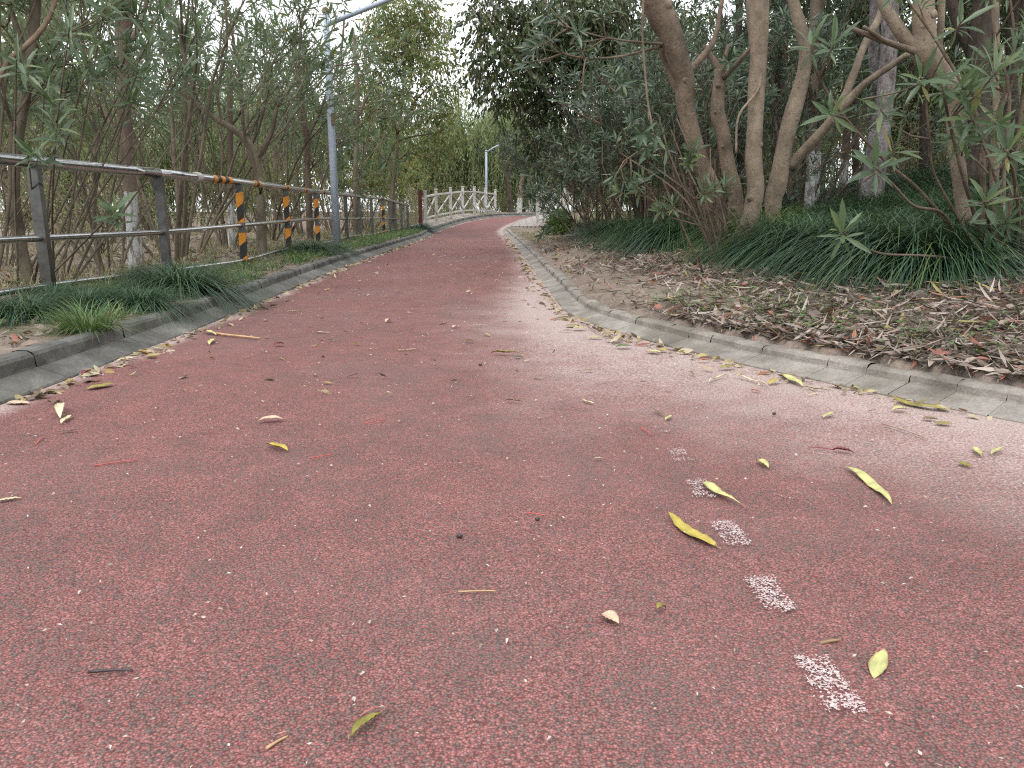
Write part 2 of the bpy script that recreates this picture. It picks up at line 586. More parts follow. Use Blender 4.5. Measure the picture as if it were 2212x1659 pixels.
def soil_material():
    m, n, l, b = newmat("leaf_strewn_soil")
    co = coord(n)
    t = noise(n, l, 4, 8, .7, co)
    t2 = noise(n, l, 45, 5, .7, co)
    r = ramp(n, [(.3, (.11, .085, .068)), (.5, (.22, .175, .145)), (.7, (.34, .275, .235))])
    l.new(mix(n, l, .5, t.outputs[0], t2.outputs[0]), r.inputs[0])
    at_ = n.new("ShaderNodeAttribute"); at_.attribute_name = 'green'
    t3 = noise(n, l, 1.6, 6, .7, co)
    k = sstep_node(n, l, mathn(n, l, 'ADD', at_.outputs['Fac'], mathn(n, l, 'SUBTRACT', t3.outputs[0], .5)), .3, .8)
    rg = ramp(n, [(.3, (.05, .07, .025)), (.7, (.17, .17, .085))]); l.new(t2.outputs[0], rg.inputs[0])
    c = mix(n, l, k, r.outputs[0], rg.outputs[0])
    l.new(c, b.inputs['Base Color'])
    b.inputs['Roughness'].default_value = .95
    b.inputs['Specular IOR Level'].default_value = .1
    bump(n, l, t2.outputs[0], .6, .03, b)
    return m


M = {}
M['path'] = path_material()
M['dash'] = dash_material()
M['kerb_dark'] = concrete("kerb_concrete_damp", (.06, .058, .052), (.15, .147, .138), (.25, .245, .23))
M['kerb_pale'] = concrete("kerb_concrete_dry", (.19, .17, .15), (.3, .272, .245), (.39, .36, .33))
M['deck'] = concrete("deck_concrete", (.24, .21, .18), (.36, .32, .28), (.45, .41, .37), 2)
M['soil'] = soil_material()
M['steel'] = plain("brushed_steel", (.6, .6, .6), .2, .95, .35, 30, .04)
M['steel_post'] = plain("steel_dark_reflection", (.15, .15, .145), .25, .85, .5, 14, .04)  # dark reflections of the posts are put into the base colour
M['tape_black'] = plain("black_tape", (.012, .012, .013), .45, 0, .2)
M['tape_orange'] = plain("orange_tape", (.62, .24, .012), .42, 0, .2)
M['collar'] = plain("grey_wrap", (.5, .47, .43), .6, 0, .3)
M['lamp'] = plain("lamp_paint", (.36, .42, .5), .5, .1, .18, 5, .05)
M['rust'] = plain("rusty_cap", (.2, .15, .09), .8, .2, .6, 25, .3)
M['oldwood'] = plain("grey_weathered_wood", (.6, .58, .555), .85, 0, .35, 10, .3)
M['shaded_wood'] = plain("grey_shaded_wood", (.3, .28, .26), .85, 0, .35, 10, .3)  # same grey wood with shade painted in as a darker colour
M['redwood'] = plain("dark_red_paint", (.15, .035, .03), .6, 0, .4, 12, .2)
M['oleander'] = leafmat("oleander_leaf", [(0, (.05, .086, .046)), (.4, (.085, .14, .074)), (.75, (.125, .185, .1)), (.95, (.18, .225, .09)), (1, (.33, .27, .06))], .33, .36, (.17, .21, .15))
M['oleander_shaded'] = leafmat("oleander_leaf_shaded", [(0, (.032, .056, .036)), (.5, (.055, .095, .056)), (.9, (.09, .138, .078)), (1, (.12, .17, .07))], .33, .13, (.13, .17, .13))  # oleander leaf again, the right bank's shade painted into its colour
M['camphor'] = leafmat("glossy_broadleaf", [(0, (.025, .045, .016)), (.5, (.05, .085, .025)), (.9, (.09, .12, .035)), (1, (.2, .16, .04))], .34, .2, (.07, .1, .04))
M['olive'] = leafmat("autumn_broadleaf", [(0, (.12, .16, .065)), (.45, (.21, .26, .1)), (.8, (.31, .31, .12)), (.95, (.42, .33, .09)), (1, (.45, .18, .09))], .5, .52)  # glare from the sky behind is lifted into these leaf colours
M['pale'] = leafmat("pale_broadleaf", [(0, (.14, .18, .085)), (.5, (.23, .27, .13)), (1, (.34, .34, .16))], .55, .5)
M['willow'] = leafmat("willow_leaf", [(0, (.2, .25, .125)), (.5, (.31, .36, .18)), (1, (.43, .45, .25))], .6, .5)  # raised pale colours, distance haze painted into the leaves
M['dry'] = leafmat("dry_thicket", [(0, (.25, .21, .14)), (.5, (.36, .31, .21)), (.8, (.28, .28, .14)), (1, (.45, .34, .15))], .7, .35)
M['box'] = leafmat("shrub_leaf", [(0, (.06, .12, .02)), (.6, (.13, .22, .035)), (1, (.22, .3, .06))], .45, .25)
M['mondo'] = leafmat("mondo_blade", [(0, (.016, .048, .028)), (.5, (.03, .08, .043)), (.85, (.052, .115, .05)), (1, (.11, .15, .05))], .4, .15)
M['grass'] = leafmat("grass_blade", [(0, (.05, .1, .03)), (.5, (.085, .165, .042)), (.85, (.14, .22, .055)), (1, (.28, .27, .1))], .5, .25)
M['drygrass'] = leafmat("dry_grass_blade", [(0, (.14, .15, .06)), (.5, (.24, .22, .1)), (1, (.36, .29, .16))], .7, .2)
M['litter'] = leafmat("dead_leaf", [(0, (.05, .036, .03)), (.22, (.12, .09, .075)), (.45, (.27, .215, .185)), (.7, (.44, .37, .325)), (.8, (.3, .22, .18)), (.85, (.5, .43, .37)), (.88, (.26, .08, .06)), (.95, (.38, .16, .12)), (.97, (.42, .33, .12)), (1, (.17, .18, .06))], .7, .08)
M['edge_litter'] = leafmat("fresh_fallen_leaf", [(0, (.13, .09, .06)), (.25, (.3, .22, .15)), (.5, (.42, .35, .2)), (.72, (.5, .42, .3)), (.84, (.36, .28, .07)), (.93, (.26, .07, .05)), (1, (.17, .18, .05))], .6, .1)
M['weed'] = leafmat("seedling_leaf", [(0, (.06, .12, .035)), (.6, (.12, .2, .06)), (1, (.2, .26, .1))], .5, .25)
M['chip'] = leafmat("pale_chip", [(0, (.34, .27, .23)), (.5, (.5, .43, .37)), (1, (.66, .6, .54))], .7, 0)
M['needle'] = leafmat("red_needle", [(0, (.26, .05, .045)), (.6, (.36, .1, .08)), (1, (.5, .3, .2))], .6, 0)
M['bark_tan'] = barkmat("tan_bark", (.115, .09, .068), (.255, .205, .155), 7, None, .6, .5)
M['bark_brown'] = barkmat("brown_bark", (.082, .062, .047), (.205, .158, .12), 8, None, .6, .6)
M['bark_grey'] = barkmat("grey_stem_bark", (.085, .07, .05), (.2, .168, .125), 9, None, .3, .2)
M['bark_dark'] = barkmat("dark_fissured_bark", (.035, .026, .022), (.1, .075, .062), 12, None, .2, .7)
M['bark_wash'] = barkmat("whitewashed_bark", (.1, .078, .06), (.2, .155, .12), 10, .82, .25, .4)
M['bark_flaky'] = barkmat("flaky_pale_bark", (.07, .055, .052), (.36, .33, .33), 14, None, .5, .7)
M['twig'] = barkmat("twig_bark", (.09, .065, .045), (.18, .13, .09), 20, None, .5, .1)

# ------------------------------------------------------------ ground
gx = np.unique(np.round(np.concatenate([np.linspace(-160, -12, 22), np.arange(-12, -6, .4), np.arange(-6, 7, .1), np.arange(7, 14, .4), np.linspace(14, 160, 22)]), 3))
gy = np.unique(np.round(np.concatenate([np.linspace(-30, -2, 10), np.arange(-2, 14, .1), np.arange(14, 46, .2), np.linspace(46, 300, 26)]), 3))
GX, GY = np.meshgrid(gx, gy, indexing='ij')
GZ = tz(GX, GY)
mb = MB()
ni, nj = GX.shape
i, j = np.meshgrid(np.arange(ni - 1), np.arange(nj - 1), indexing='ij')
mb.add(np.stack([GX, GY, GZ], -1), np.stack([i * nj + j, (i + 1) * nj + j, (i + 1) * nj + j + 1, i * nj + j + 1], -1))
me = mb.mesh("ground", M['soil'], True)
dlg, drg = pdist(GX, GY, LS), pdist(GX, GY, RS)
green = np.where(GX < xL(np.clip(GY, -3, 43)), .4 - .35 * sstep(1.2, 2.0, dlg), .1 + .6 * sstep(1.6, 3.2, drg)) + .25 * sstep(20, 24, GY)
me.attributes.new('green', 'FLOAT', 'POINT').data.foreach_set('value', green.ravel().astype(np.float32))
tag(link("ground", me), kind='structure')

# ------------------------------------------------------------ path
py_ = np.unique(np.round(np.concatenate([np.arange(-2.5, 8, .05), np.arange(8, 42, .15)]), 3))
nu = 70
u = np.linspace(0, 1, nu)
PX = xL(py_)[:, None] + (xR(py_) - xL(py_))[:, None] * u
PY = np.repeat(py_[:, None], nu, 1)
PZ = zp(PY) + .004 * wob(PX * .7, PY * .7)
mb = MB()
i, j = np.meshgrid(np.arange(len(py_) - 1), np.arange(nu - 1), indexing='ij')
mb.add(np.stack([PX, PY, PZ], -1), np.stack([i * nu + j, i * nu + j + 1, (i + 1) * nu + j + 1, (i + 1) * nu + j], -1))
me = mb.mesh("path", M['path'], True)
dl, dr = pdist(PX, PY, LS), pdist(PX, PY, RS)
wr = np.interp(PY, [0, 1.2, 2.2, 3.2, 4.2, 5.2, 6.5, 8, 12, 40], [.9, 1.5, 1.75, 1.8, 1.5, 1.2, .9, .6, .35, .2]) * (1 + .22 * wob(PX * 1.7, PY * 1.5))
dust_and_sheen = .92 * np.clip(1 - dr / wr, 0, 1) ** .8 + .8 * (1 - sstep(.03, .17, dl + .03 * wob(PX * 3, PY * 4))) + .3 * np.exp(-((PX + .1) / .6) ** 2 - ((PY - 25) / 3.5) ** 2)  # dust along the edges, plus a far patch painting in sky sheen
dust_and_sheen += .35 * np.exp(-((PX - .35) / .35) ** 2 - ((PY - 6.2) / 1.8) ** 2)
me.attributes.new('dust_and_sheen', 'FLOAT', 'POINT').data.foreach_set('value', np.clip(dust_and_sheen, 0, 1).ravel().astype(np.float32))
tag(link("path", me), kind='structure')

# ------------------------------------------------------------ kerbs: sloped foot and rounded top, in cast lengths with open joints
PROF = [(0, -.06), (0, .004), (.005, .01), (.135, .05), (.139, .043), (.143, .056), (.147, .09), (.157, .103), (.176, .109), (.225, .11), (.245, .104), (.252, .088), (.252, -.06)]


def kerb(name, P, side, mat, step_of_y, ymax, hs_):
    seg = np.linalg.norm(np.diff(P, axis=0), axis=1)
    S = np.concatenate([[0], np.cumsum(seg)])
    f = lambda s: np.array([np.interp(s, S, P[:, 0]), np.interp(s, S, P[:, 1])])
    mb = MB()
    s = 0.0
    g = np.random.default_rng(3)
    while s < S[-1] - .1:
        y = f(s)[1]
        if y > ymax: break
        L = step_of_y(y)
        e = min(s + L, S[-1])
        m = 4
        ss = np.linspace(s + .0007, e - .0007, m)
        ring = []
        dz, du = g.normal(0, .0022), g.normal(0, .003)
        for a in ss:
            p, t = f(a), f(min(a + .05, S[-1])) - f(max(a - .05, 0))
            t /= np.linalg.norm(t)
            o = np.array([-t[1], t[0]]) * side
            zb = zp(p[1])
            for (uu, zz) in PROF:
                q = p + o * (uu + (du if .1 < uu else 0))
                ring.append((q[0] + g.normal(0, .0012), q[1], zb + zz * (hs_ if zz > 0 else 1) + (dz + g.normal(0, .0014) if zz > .05 else 0)))
        k = len(PROF)
        i, j = np.meshgrid(np.arange(m - 1), np.arange(k - 1), indexing='ij')
        q = np.stack([i * k + j, i * k + j + 1, (i + 1) * k + j + 1, (i + 1) * k + j], -1).reshape(-1, 4)
        if side < 0: q = q[:, ::-1]
        V = np.array(ring)
        caps = []
        for r0, fl in ((0, 1), ((m - 1) * k, -1)):
            idx = list(range(k))
            for a in range(1, k - 1):
                tri = (r0, r0 + a, r0 + a + 1)
                caps.append(tri if fl * side > 0 else tri[::-1])
        mb.add(V, q)
        s = e
    me = mb.mesh(name, mat, False)
    tag(link(name, me), kind='structure')


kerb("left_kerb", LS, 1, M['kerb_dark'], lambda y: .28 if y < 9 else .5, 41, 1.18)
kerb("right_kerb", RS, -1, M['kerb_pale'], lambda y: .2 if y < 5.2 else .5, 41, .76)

# worn dashes
for i in range(9):
    y0 = 1.02 + i * .302 - .302 * 1
    w = .06
    xs, ys = np.linspace(-1, 1, 7), np.linspace(0, 1, 9)
    XX, YY = np.meshgrid(xs, ys, indexing='ij')
    mb = MB()
    a, b = np.meshgrid(np.arange(6), np.arange(8), indexing='ij')
    xc = .505 + .004 * i
    mb.add(np.stack([xc + XX * (w / 2 + .008), y0 + YY * .165, .0075 + .004 * wob((xc + XX * .03) * .7, (y0 + YY * .16) * .7)], -1), np.stack([a * 9 + b, (a + 1) * 9 + b, (a + 1) * 9 + b + 1, a * 9 + b + 1], -1))
    me = mb.mesh("painted_dash", M['dash'])
    rim = np.maximum(np.clip((np.abs(XX) - .7) * 2.2, 0, 1), np.clip((np.abs(YY - .5) - .4) * 6, 0, 1)) + max(0, i - 1) * .045 + max(0, i - 4) * .13
    me.attributes.new('rim', 'FLOAT', 'POINT').data.foreach_set('value', rim.ravel().astype(np.float32))
    o = link("painted_dash", me)
    tag(o, kind='structure')

# ------------------------------------------------------------ bridge: side strips and wooden parapets
bl = [at(920, 481, 26.4), at(943, 474, 27.6), at(974, 468, 29.0), at(1000, 463, 30.3), at(1025, 461, 31.6), at(1049, 462, 32.9), at(1070, 463, 34.2)]
br = [at(1161, 486, 25.6), at(1173, 480, 27.0), at(1196, 471, 29.0), at(1218, 465, 31.0), at(1238, 462, 33.0)]


def strip(name, P, edge_dist_fn, mat, side):
    mb = MB()
    V = []
    rows = 6
    for p in P:
        e = edge_dist_fn(p)
        o = np.array(p); o2 = o.copy(); o2[0] += side * .22
        for t in np.linspace(0, 1, rows):
            q = e * (1 - t) + o2 * t
            V.append(q)
        V.append(o2 - np.array([0, 0, 1.3]))
    k = rows + 1
    V = [q - np.array([0, .002, .6]) for q in V[:k]] + V
    i, j = np.meshgrid(np.arange(len(P)), np.arange(k - 1), indexing='ij')
    mb.add(np.array(V), np.stack([i * k + j, i * k + j + 1, (i + 1) * k + j + 1, (i + 1) * k + j], -1))
    return mb


def edgeL(p):
    y = p[1] - .4
    return np.array([xL(y) - .24, y, zp(y) + .105])


def edgeR(p):
    y = p[1] + 1.0
    return np.array([xR(y) + .24, y, zp(y) + .105])


ext = lambda P, a, b: [P[0] + (P[0] - P[1]) * a] + list(P) + [P[-1] + (P[-1] - P[-2]) * b]
blx = ext(bl, .8, 2.0)
tag(link("bridge_deck_strip", strip("bridge_deck_strip", blx, edgeL, M['deck'], -1).mesh("bridge_deck_strip", M['deck'])), kind='structure')
# brick paving on the other side
mpav, n, l, b = newmat("brick_paving")
bt = n.new("ShaderNodeTexBrick"); bt.inputs['Scale'].default_value = 1
bt.inputs['Brick Width'].default_value = .5; bt.inputs['Row Height'].default_value = .24; bt.inputs['Mortar Size'].default_value = .016
bt.inputs['Color1'].default_value = (.34, .3, .27, 1); bt.inputs['Color2'].default_value = (.27, .24, .22, 1); bt.inputs['Mortar'].default_value = (.1, .09, .08, 1)
l.new(coord(n), bt.inputs['Vector']); l.new(bt.outputs[0], b.inputs['Base Color']); b.inputs['Roughness'].default_value = .85
brx = ext(br, .2, 1.0)
tag(link("brick_walkway", strip("brick_walkway", brx, edgeR, mpav, 1).mesh("brick_walkway", mpav)), kind='structure')


def parapet(P, label, hts=1.05, mat=M['oldwood'], mat2=M['shaded_wood']):
    root = empty("bridge_parapet", P[0], 0, label, "railing")
    for p in P:
        mb = MB()
        mb.box((p[0], p[1], p[2] + hts / 2 - .05), (.085, .085, hts - .02), Matrix.Rotation(.25, 3, 'Z'))
        mb.box((p[0], p[1], p[2] + hts - .02), (.1, .1, .05), Matrix.Rotation(.25, 3, 'Z'))
        part("post", mb, mat, root)
    up = np.array([0, 0, 1.0])
    for a, b_ in zip(P[:-1], P[1:]):
        d = (b_ - a) / np.linalg.norm(b_ - a)
        A, B = a + d * .052, b_ - d * .052
        mb = MB(); mb.bar(A + up * (hts - .2), B + up * (hts - .2), .06, .055); part("top_rail", mb, mat, root)
        mb = MB(); mb.bar(A + up * .14, B + up * .14, .055, .05); part("bottom_rail", mb, mat, root)
        mb = MB(); mb.bar(A + up * .19, B + up * (hts - .25), .035, .045); part("brace", mb, mat, root)
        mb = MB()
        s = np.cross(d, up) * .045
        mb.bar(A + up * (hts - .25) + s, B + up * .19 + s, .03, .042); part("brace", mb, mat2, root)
    return root


parapet(bl, "long weathered wooden bridge railing with cross braces along the left side")
parapet(br, "weathered wooden bridge railing half hidden behind the round shrub")

mb = MB()
p = on_ground(909, 492)
p = at(909, 492, 25.8)
mb.box((p[0], p[1], p[2] + .52), (.11, .11, 1.3), Matrix.Rotation(.3, 3, 'Z'))
mb.box((p[0], p[1], p[2] + 1.185), (.09, .09, .035), Matrix.Rotation(.3, 3, 'Z'))
solo("wooden_post", mb, M['redwood'], p, "dark red square post standing at the start of the bridge", "post")

# ------------------------------------------------------------ steel handrail
fp = np.array([(-3.62, 2.6), (-3.52, 4.2), (-3.45, 5.75), (-3.31, 7.45), (-3.27, 9.5), (-3.4, 11.9), (-3.52, 14.2), (-3.56, 16.9), (-3.6, 18.6), (-3.6, 20.2), (-3.56, 21.8), (-3.53, 22.7), (-3.5, 23.6), (-3.44, 24.5), (-3.36, 25.3)])
rail = empty("handrail_fence", (fp[2][0], fp[2][1], float(tz(*fp[2]))), 0, "long stainless steel handrail with three tubes and black and orange tape beside the left kerb", "railing")
fz = np.array([float(tz(x, y)) for x, y in fp])
TOP = 1.1 + np.zeros(len(fp))
TOP[11:] = [1.07, 1.03, .99, .95]
MID = np.array([.56, .56, .56, .56, .59, .61, .62, .6, .59, .58, .57, .55, .53, .51, .5])
LOW = np.maximum(fz + .06, .15)


def rail_run(name, Z, r, mat, a, b, m=1):
    mb = MB()
    P = np.array([(fp[i][0], fp[i][1], Z[i]) for i in range(a, b + 1)])
    mb.tube(smooth_poly(P, 4) if len(P) > 2 else P, r, 12, True)
    return part(name, mb, mat, rail, True)


taped = {4: 0, 5: 1, 6: 2, 10: 3}
for i, (x, y) in enumerate(fp):
    mb = MB()
    mb.box((x, y, (fz[i] - .1 + TOP[i] - .03) / 2), (.074, .074, TOP[i] - .03 - fz[i] + .1), Matrix.Rotation(.15, 3, 'Z'))
    po = part("post", mb, M['steel_post'], rail)
    if i in taped:       # wound warning tape, a spiral of two colours in two lengths
        for z0, z1 in ((.17, .5), (.62, .98)) if i != 10 else ((.2, .46), (.6, .9)):
            for col in (0, 1):
                mb = MB()
                h = .0388
                n_ = 4
                per = .17
                cn = [(-h, -h), (h, -h), (h, h), (-h, h)]
                ca, sa = math.cos(.15), math.sin(.15)
                kk = -3
                while kk * per / 1 < 1.2:
                    for s_ in range(4):
                        za = z0 + kk * 2 * per + col * per + s_ * .06
                        zb_ = za + .06
                        lo1, lo2 = max(za, z0), max(zb_, z0)
                        hi1, hi2 = min(za + per, z1), min(zb_ + per, z1)
                        if hi1 > lo1 or hi2 > lo2:
                            (x1, y1), (x2, y2) = cn[s_], cn[(s_ + 1) % 4]
                            R2 = lambda q: (x + q[0] * ca - q[1] * sa, y + q[0] * sa + q[1] * ca)
                            (ax, ay), (bx, by) = R2((x1, y1)), R2((x2, y2))
                            hi1, hi2 = max(hi1, lo1), max(hi2, lo2)
                            mb.add([(ax, ay, lo1), (bx, by, lo2), (bx, by, hi2), (ax, ay, hi1)], [(0, 1, 2, 3)])
                    kk += 1
                if mb.n: part("warning_tape", mb, M['tape_orange'] if col else M['tape_black'], po).location -= Vector((0, 0, 0))
rail_run("top_rail", TOP, .044, M['steel'], 0, 3)
P0 = np.array([(fp[k][0], fp[k][1], TOP[k]) for k in range(3, 11)])
rail_run("top_rail", TOP, .04, M['steel'], 3, 10)
rail_run("top_rail", TOP, .04, M['steel'], 10, 14)
rail_run("middle_rail", MID, .025, M['steel'], 0, 10)
rail_run("middle_rail", MID, .025, M['steel'], 10, 14)
rail_run("bottom_rail", LOW, .024, M['steel'], 0, 14)
sp = smooth_poly(P0, 12)
acc = np.concatenate([[0], np.cumsum(np.linalg.norm(np.diff(sp, axis=0), axis=1))])
cut = lambda a, b: np.array([[np.interp(s, acc, sp[:, c]) for c in range(3)] for s in np.linspace(a, b, 6)])
for s0, n_ in ((1.2, 5), (2.6, 3), (4.3, 3), (5.7, 3), (7.2, 2)):
    for k in range(n_):
        mb = MB(); mb.tube(cut(s0 + k * .11, s0 + k * .11 + .108), .0415, 14)
        part("warning_tape", mb, M['tape_black'] if k % 2 else M['tape_orange'], rail, True)
for s0, Z in ((.85, None),):
    mb = MB(); mb.tube(cut(.8, .9), .051, 14, True); part("collar", mb, M['collar'], rail, True)
    c0 = cut(.8, .9); c0[:, 2] = MID[3] + .005
    mb = MB(); mb.tube(c0, .033, 12, True); part("collar", mb, M['collar'], rail, True)

# ------------------------------------------------------------ street lamps
b0 = np.array([-3.25, 14.6, 0.12])
pt, pa = at(702, 30, 14.6), None
b0[0] = at(730, 527, 14.6)[0]; pt[0] = (pt[0] + b0[0]) / 2; b0[0] = pt[0]
lamp = empty("street_lamp", b0, 0, "tall blue grey lamp post standing by the left kerb in front of the steel railing", "street lamp")
mb = MB(); mb.tube([b0 - [0, 0, .3], b0 + [0, 0, 1.5], (b0[0], b0[1], 3.0), pt], [.072, .068, .06, .05], 20, True); part("pole", mb, M['lamp'], lamp, True)
mb = MB(); mb.tube([pt + [0, 0, z] for z in (.0, .03, .07, .1, .115)], [.055, .066, .064, .045, .01], 16, True); part("cap", mb, M['rust'], lamp, True)
a0 = at(711, 52, 14.6); a1 = at(852, -6, 14.2); a0[0] = pt[0] + .03
a2 = a1 + (a1 - a0) * .6
mb = MB(); mb.tube([a0, (a0 + a1) / 2, a1, a2], [.043, .041, .038, .036], 14, True); part("arm", mb, M['rust' if 0 else 'lamp'], lamp, True)
mb = MB(); mb.box(a2 + [.25, 0, .02], (.6, .2, .1)); part("lamp_head", mb, M['lamp'], lamp)
mb = MB(); mb.box(at(714.5, 257, 14.55) + [.04, -.0, 0], (.06, .05, .2)); part("inspection_cover", mb, M['rust'], lamp)
c1, c2 = at(1050.5, 462, 37), at(1050.5, 324, 37)
lamp2 = empty("street_lamp", c1, 0, "slim pale lamp post standing beyond the wooden bridge railing", "street lamp")
mb = MB(); mb.tube([c1 - [0, 0, .6], (c1 + c2) / 2, c2], [.06, .055, .045], 12, True); part("pole", mb, M['lamp'], lamp2, True)
mb = MB(); mb.tube([c2 - [0, 0, .1], at(1066, 319, 37), at(1080, 312, 37)], [.04, .035, .03], 8, True); part("arm", mb, M['lamp'], lamp2, True)


# ------------------------------------------------------------ oleander shrubs
def oleander_parts(seed, nst=8, H=3.6, spread=.35, kind='lance_far', lean=(0, 0), leaf=(.1, .165), low=.5, whn=(11, 17)):
    g = np.random.default_rng(seed)
    stems, tips, axes = [], [], []
    for s in range(nst):
        mb = MB()
        a = s * 2.4 + g.uniform(-.4, .4)
        tilt = abs(g.normal(0, spread)) + .06
        d0 = np.array([math.cos(a) * math.sin(tilt) + lean[0], math.sin(a) * math.sin(tilt) + lean[1], math.cos(tilt)])
        L0 = H * g.uniform(.3, .52)
        r0 = g.uniform(.012, .026)
        P, d = grow(g, (math.cos(a) * .09, math.sin(a) * .09, -.1), d0, L0, 6, .07, .01)
        mb.tube(P, np.linspace(r0, r0 * .75, len(P)), 6)
        nodes = [(P[-1], d, r0 * .75)]
        if g.uniform() < low:
            kq = int(g.integers(2, 4)); nodes.append((P[kq], unit(P[kq] - P[kq - 1]), r0 * .4))
        for q, dq, rq in nodes:
            for _ in range(int(g.integers(2, 4))):
                P1, d1 = grow(g, q, kink(g, dq, g.uniform(.2, .55)), H * g.uniform(.17, .3), 5, .1, .03)
                mb.tube(P1, np.linspace(rq * .75, rq * .5, 5), 5)
                for _ in range(int(g.integers(2, 4))):
                    P2, d2 = grow(g, P1[-1], kink(g, d1, g.uniform(.25, .7)), H * g.uniform(.1, .2), 4, .12, .04)
                    mb.tube(P2, np.linspace(rq * .45, rq * .25, 4), 4)
                    tips.append(P2[-1]); axes.append(d2)
                    if g.uniform() < .6: tips.append(P2[-2]); axes.append(d2)
                    for _ in range(int(g.integers(1, 3))):
                        P3, d3 = grow(g, P2[-1 - int(g.integers(0, 2))], kink(g, d2, g.uniform(.3, .8)), H * g.uniform(.06, .13), 3, .12, .05)
                        mb.tube(P3, np.linspace(rq * .25, .003, 3), 3)
                        tips.append(P3[-1]); axes.append(d3)
        stems.append(mb)
    lf = MB()
    whorls(lf, tips, axes, g, kind, whn, leaf)
    return stems, lf


def oleander_proto(seed, mats, **kw):
    st, lf = oleander_parts(seed, **kw)
    return [s.mesh("stem", M[mats[1]], True) for s in st], lf.mesh("foliage", M[mats[0]])


def place_oleander(proto, loc, rz, sc, label, group=None, name="oleander_shrub", cat="shrub", tilt=(0, 0)):
    root = empty(name, loc, rz, label, cat, group)
    root.rotation_euler = (tilt[0], tilt[1], rz)
    root.scale = (sc, sc, sc)
    for s in proto[0]: link("stem", s, root)
    link("foliage", proto[1], root)
    return root


OL = [oleander_proto(100 + k, ('oleander', 'bark_grey'), nst=7, H=4.3, spread=.28, kind='lance', low=.6, whn=(9, 14), leaf=(.12, .215)) for k in range(4)]
OD = [oleander_proto(200 + k, ('oleander_shaded', 'bark_brown'), nst=11, H=3.4, spread=.42, kind='lance', low=.95, whn=(15, 21), leaf=(.11, .17)) for k in range(3)]
OF = [oleander_proto(300 + k, ('oleander', 'bark_grey'), nst=8, H=4.8, spread=.3, kind='lance_far', low=.7, leaf=(.15, .23), whn=(9, 14)) for k in range(3)]

LG = "oleander shrubs behind the steel railing"
left_row = [
    (-4.35, 6.3, 0, .5, .92, "bare-stemmed oleander behind the railing at its near end, beside the pale leaning trunk"),
    (-4.15, 8.0, 1, 2.2, .95, "dense clump of brown oleander stems behind the second railing post"),
    (-4.3, 9.9, 2, 4.1, 1.2, "oleander clump behind the railing just left of the first taped post"),
    (-4.7, 11.3, 3, 1.2, 1.25, "thick oleander clump directly behind the first striped tape post"),
    (-5.0, 13.8, 0, 3.3, 1.22, "oleander rising behind the third striped tape post"),
    (-5.1, 16.4, 1, 5.0, 1.25, "oleander behind the railing just right of the near lamp post"),
    (-5.0, 18.9, 2, .9, 1.25, "slender oleander behind the far untaped railing posts"),
    (-4.9, 21.6, 3, 2.8, 1.2, "oleander behind the last striped tape post"),
    (-4.6, 24.2, 0, 4.4, 1.1, "leafy oleander between the end of the railing and the dark red post"),
]
for x, y, v, rz, sc, lab in left_row:
    place_oleander(OL[v], (x, y, float(tz(x, y))), rz, sc, lab, LG)
lab2 = "thin-stemmed oleander in the thicket behind the front row along the railing"
for k, (x, y) in enumerate([(-7.4, 14.6), (-7.0, 23.0)]):
    place_oleander(OF[k % 3], (x, y, float(tz(x, y)) - .05), k * 1.7, .9 + .1 * (k % 4), lab2, "oleanders in the thicket behind the railing")

right_row = [
    (2.3, 9.6, 0, 1.3, .88, (0, -.16), "dark oleander leaning over the bank beside the brown trunks"),
    (2.05, 11.6, 1, 3.9, .95, (0, -.2), "dark oleander on the right bank behind the low grass tufts"),
    (1.75, 13.8, 2, .4, .98, (0, -.22), "dark oleander leaning towards the path, third one up the right bank"),
    (1.75, 16.4, 0, 5.1, 1.0, (0, -.2), "oleander of the right bank whose boughs reach out furthest over the path"),
    (1.7, 19.2, 1, 2.2, 1.0, (0, -.16), "oleander of the right bank just in front of the round green shrub"),
    (2.9, 13.0, 2, 2.9, 1.15, (0, -.1), "tall dark oleander behind the front row of the right bank"),
    (3.0, 17.5, 0, .8, 1.15, (0, -.1), "tall dark oleander at the far end of the right bank thicket"),
    (3.5, 22.8, 1, 4.5, 1.05, (0, -.05), "oleander behind the round green shrub by the bridge"),
    (3.9, 10.6, 2, 1.9, 1.1, (0, -.02), "tall oleander behind the straight tan trunk"),
]
for x, y, v, rz, sc, tl, lab in right_row:
    place_oleander(OD[v], (x, y, float(tz(x, y)) - .05), rz, sc, lab, "dark oleanders on the right bank", tilt=tl)


# ------------------------------------------------------------ trees traced as trunks with their own crowns
KN = np.random.default_rng(21)


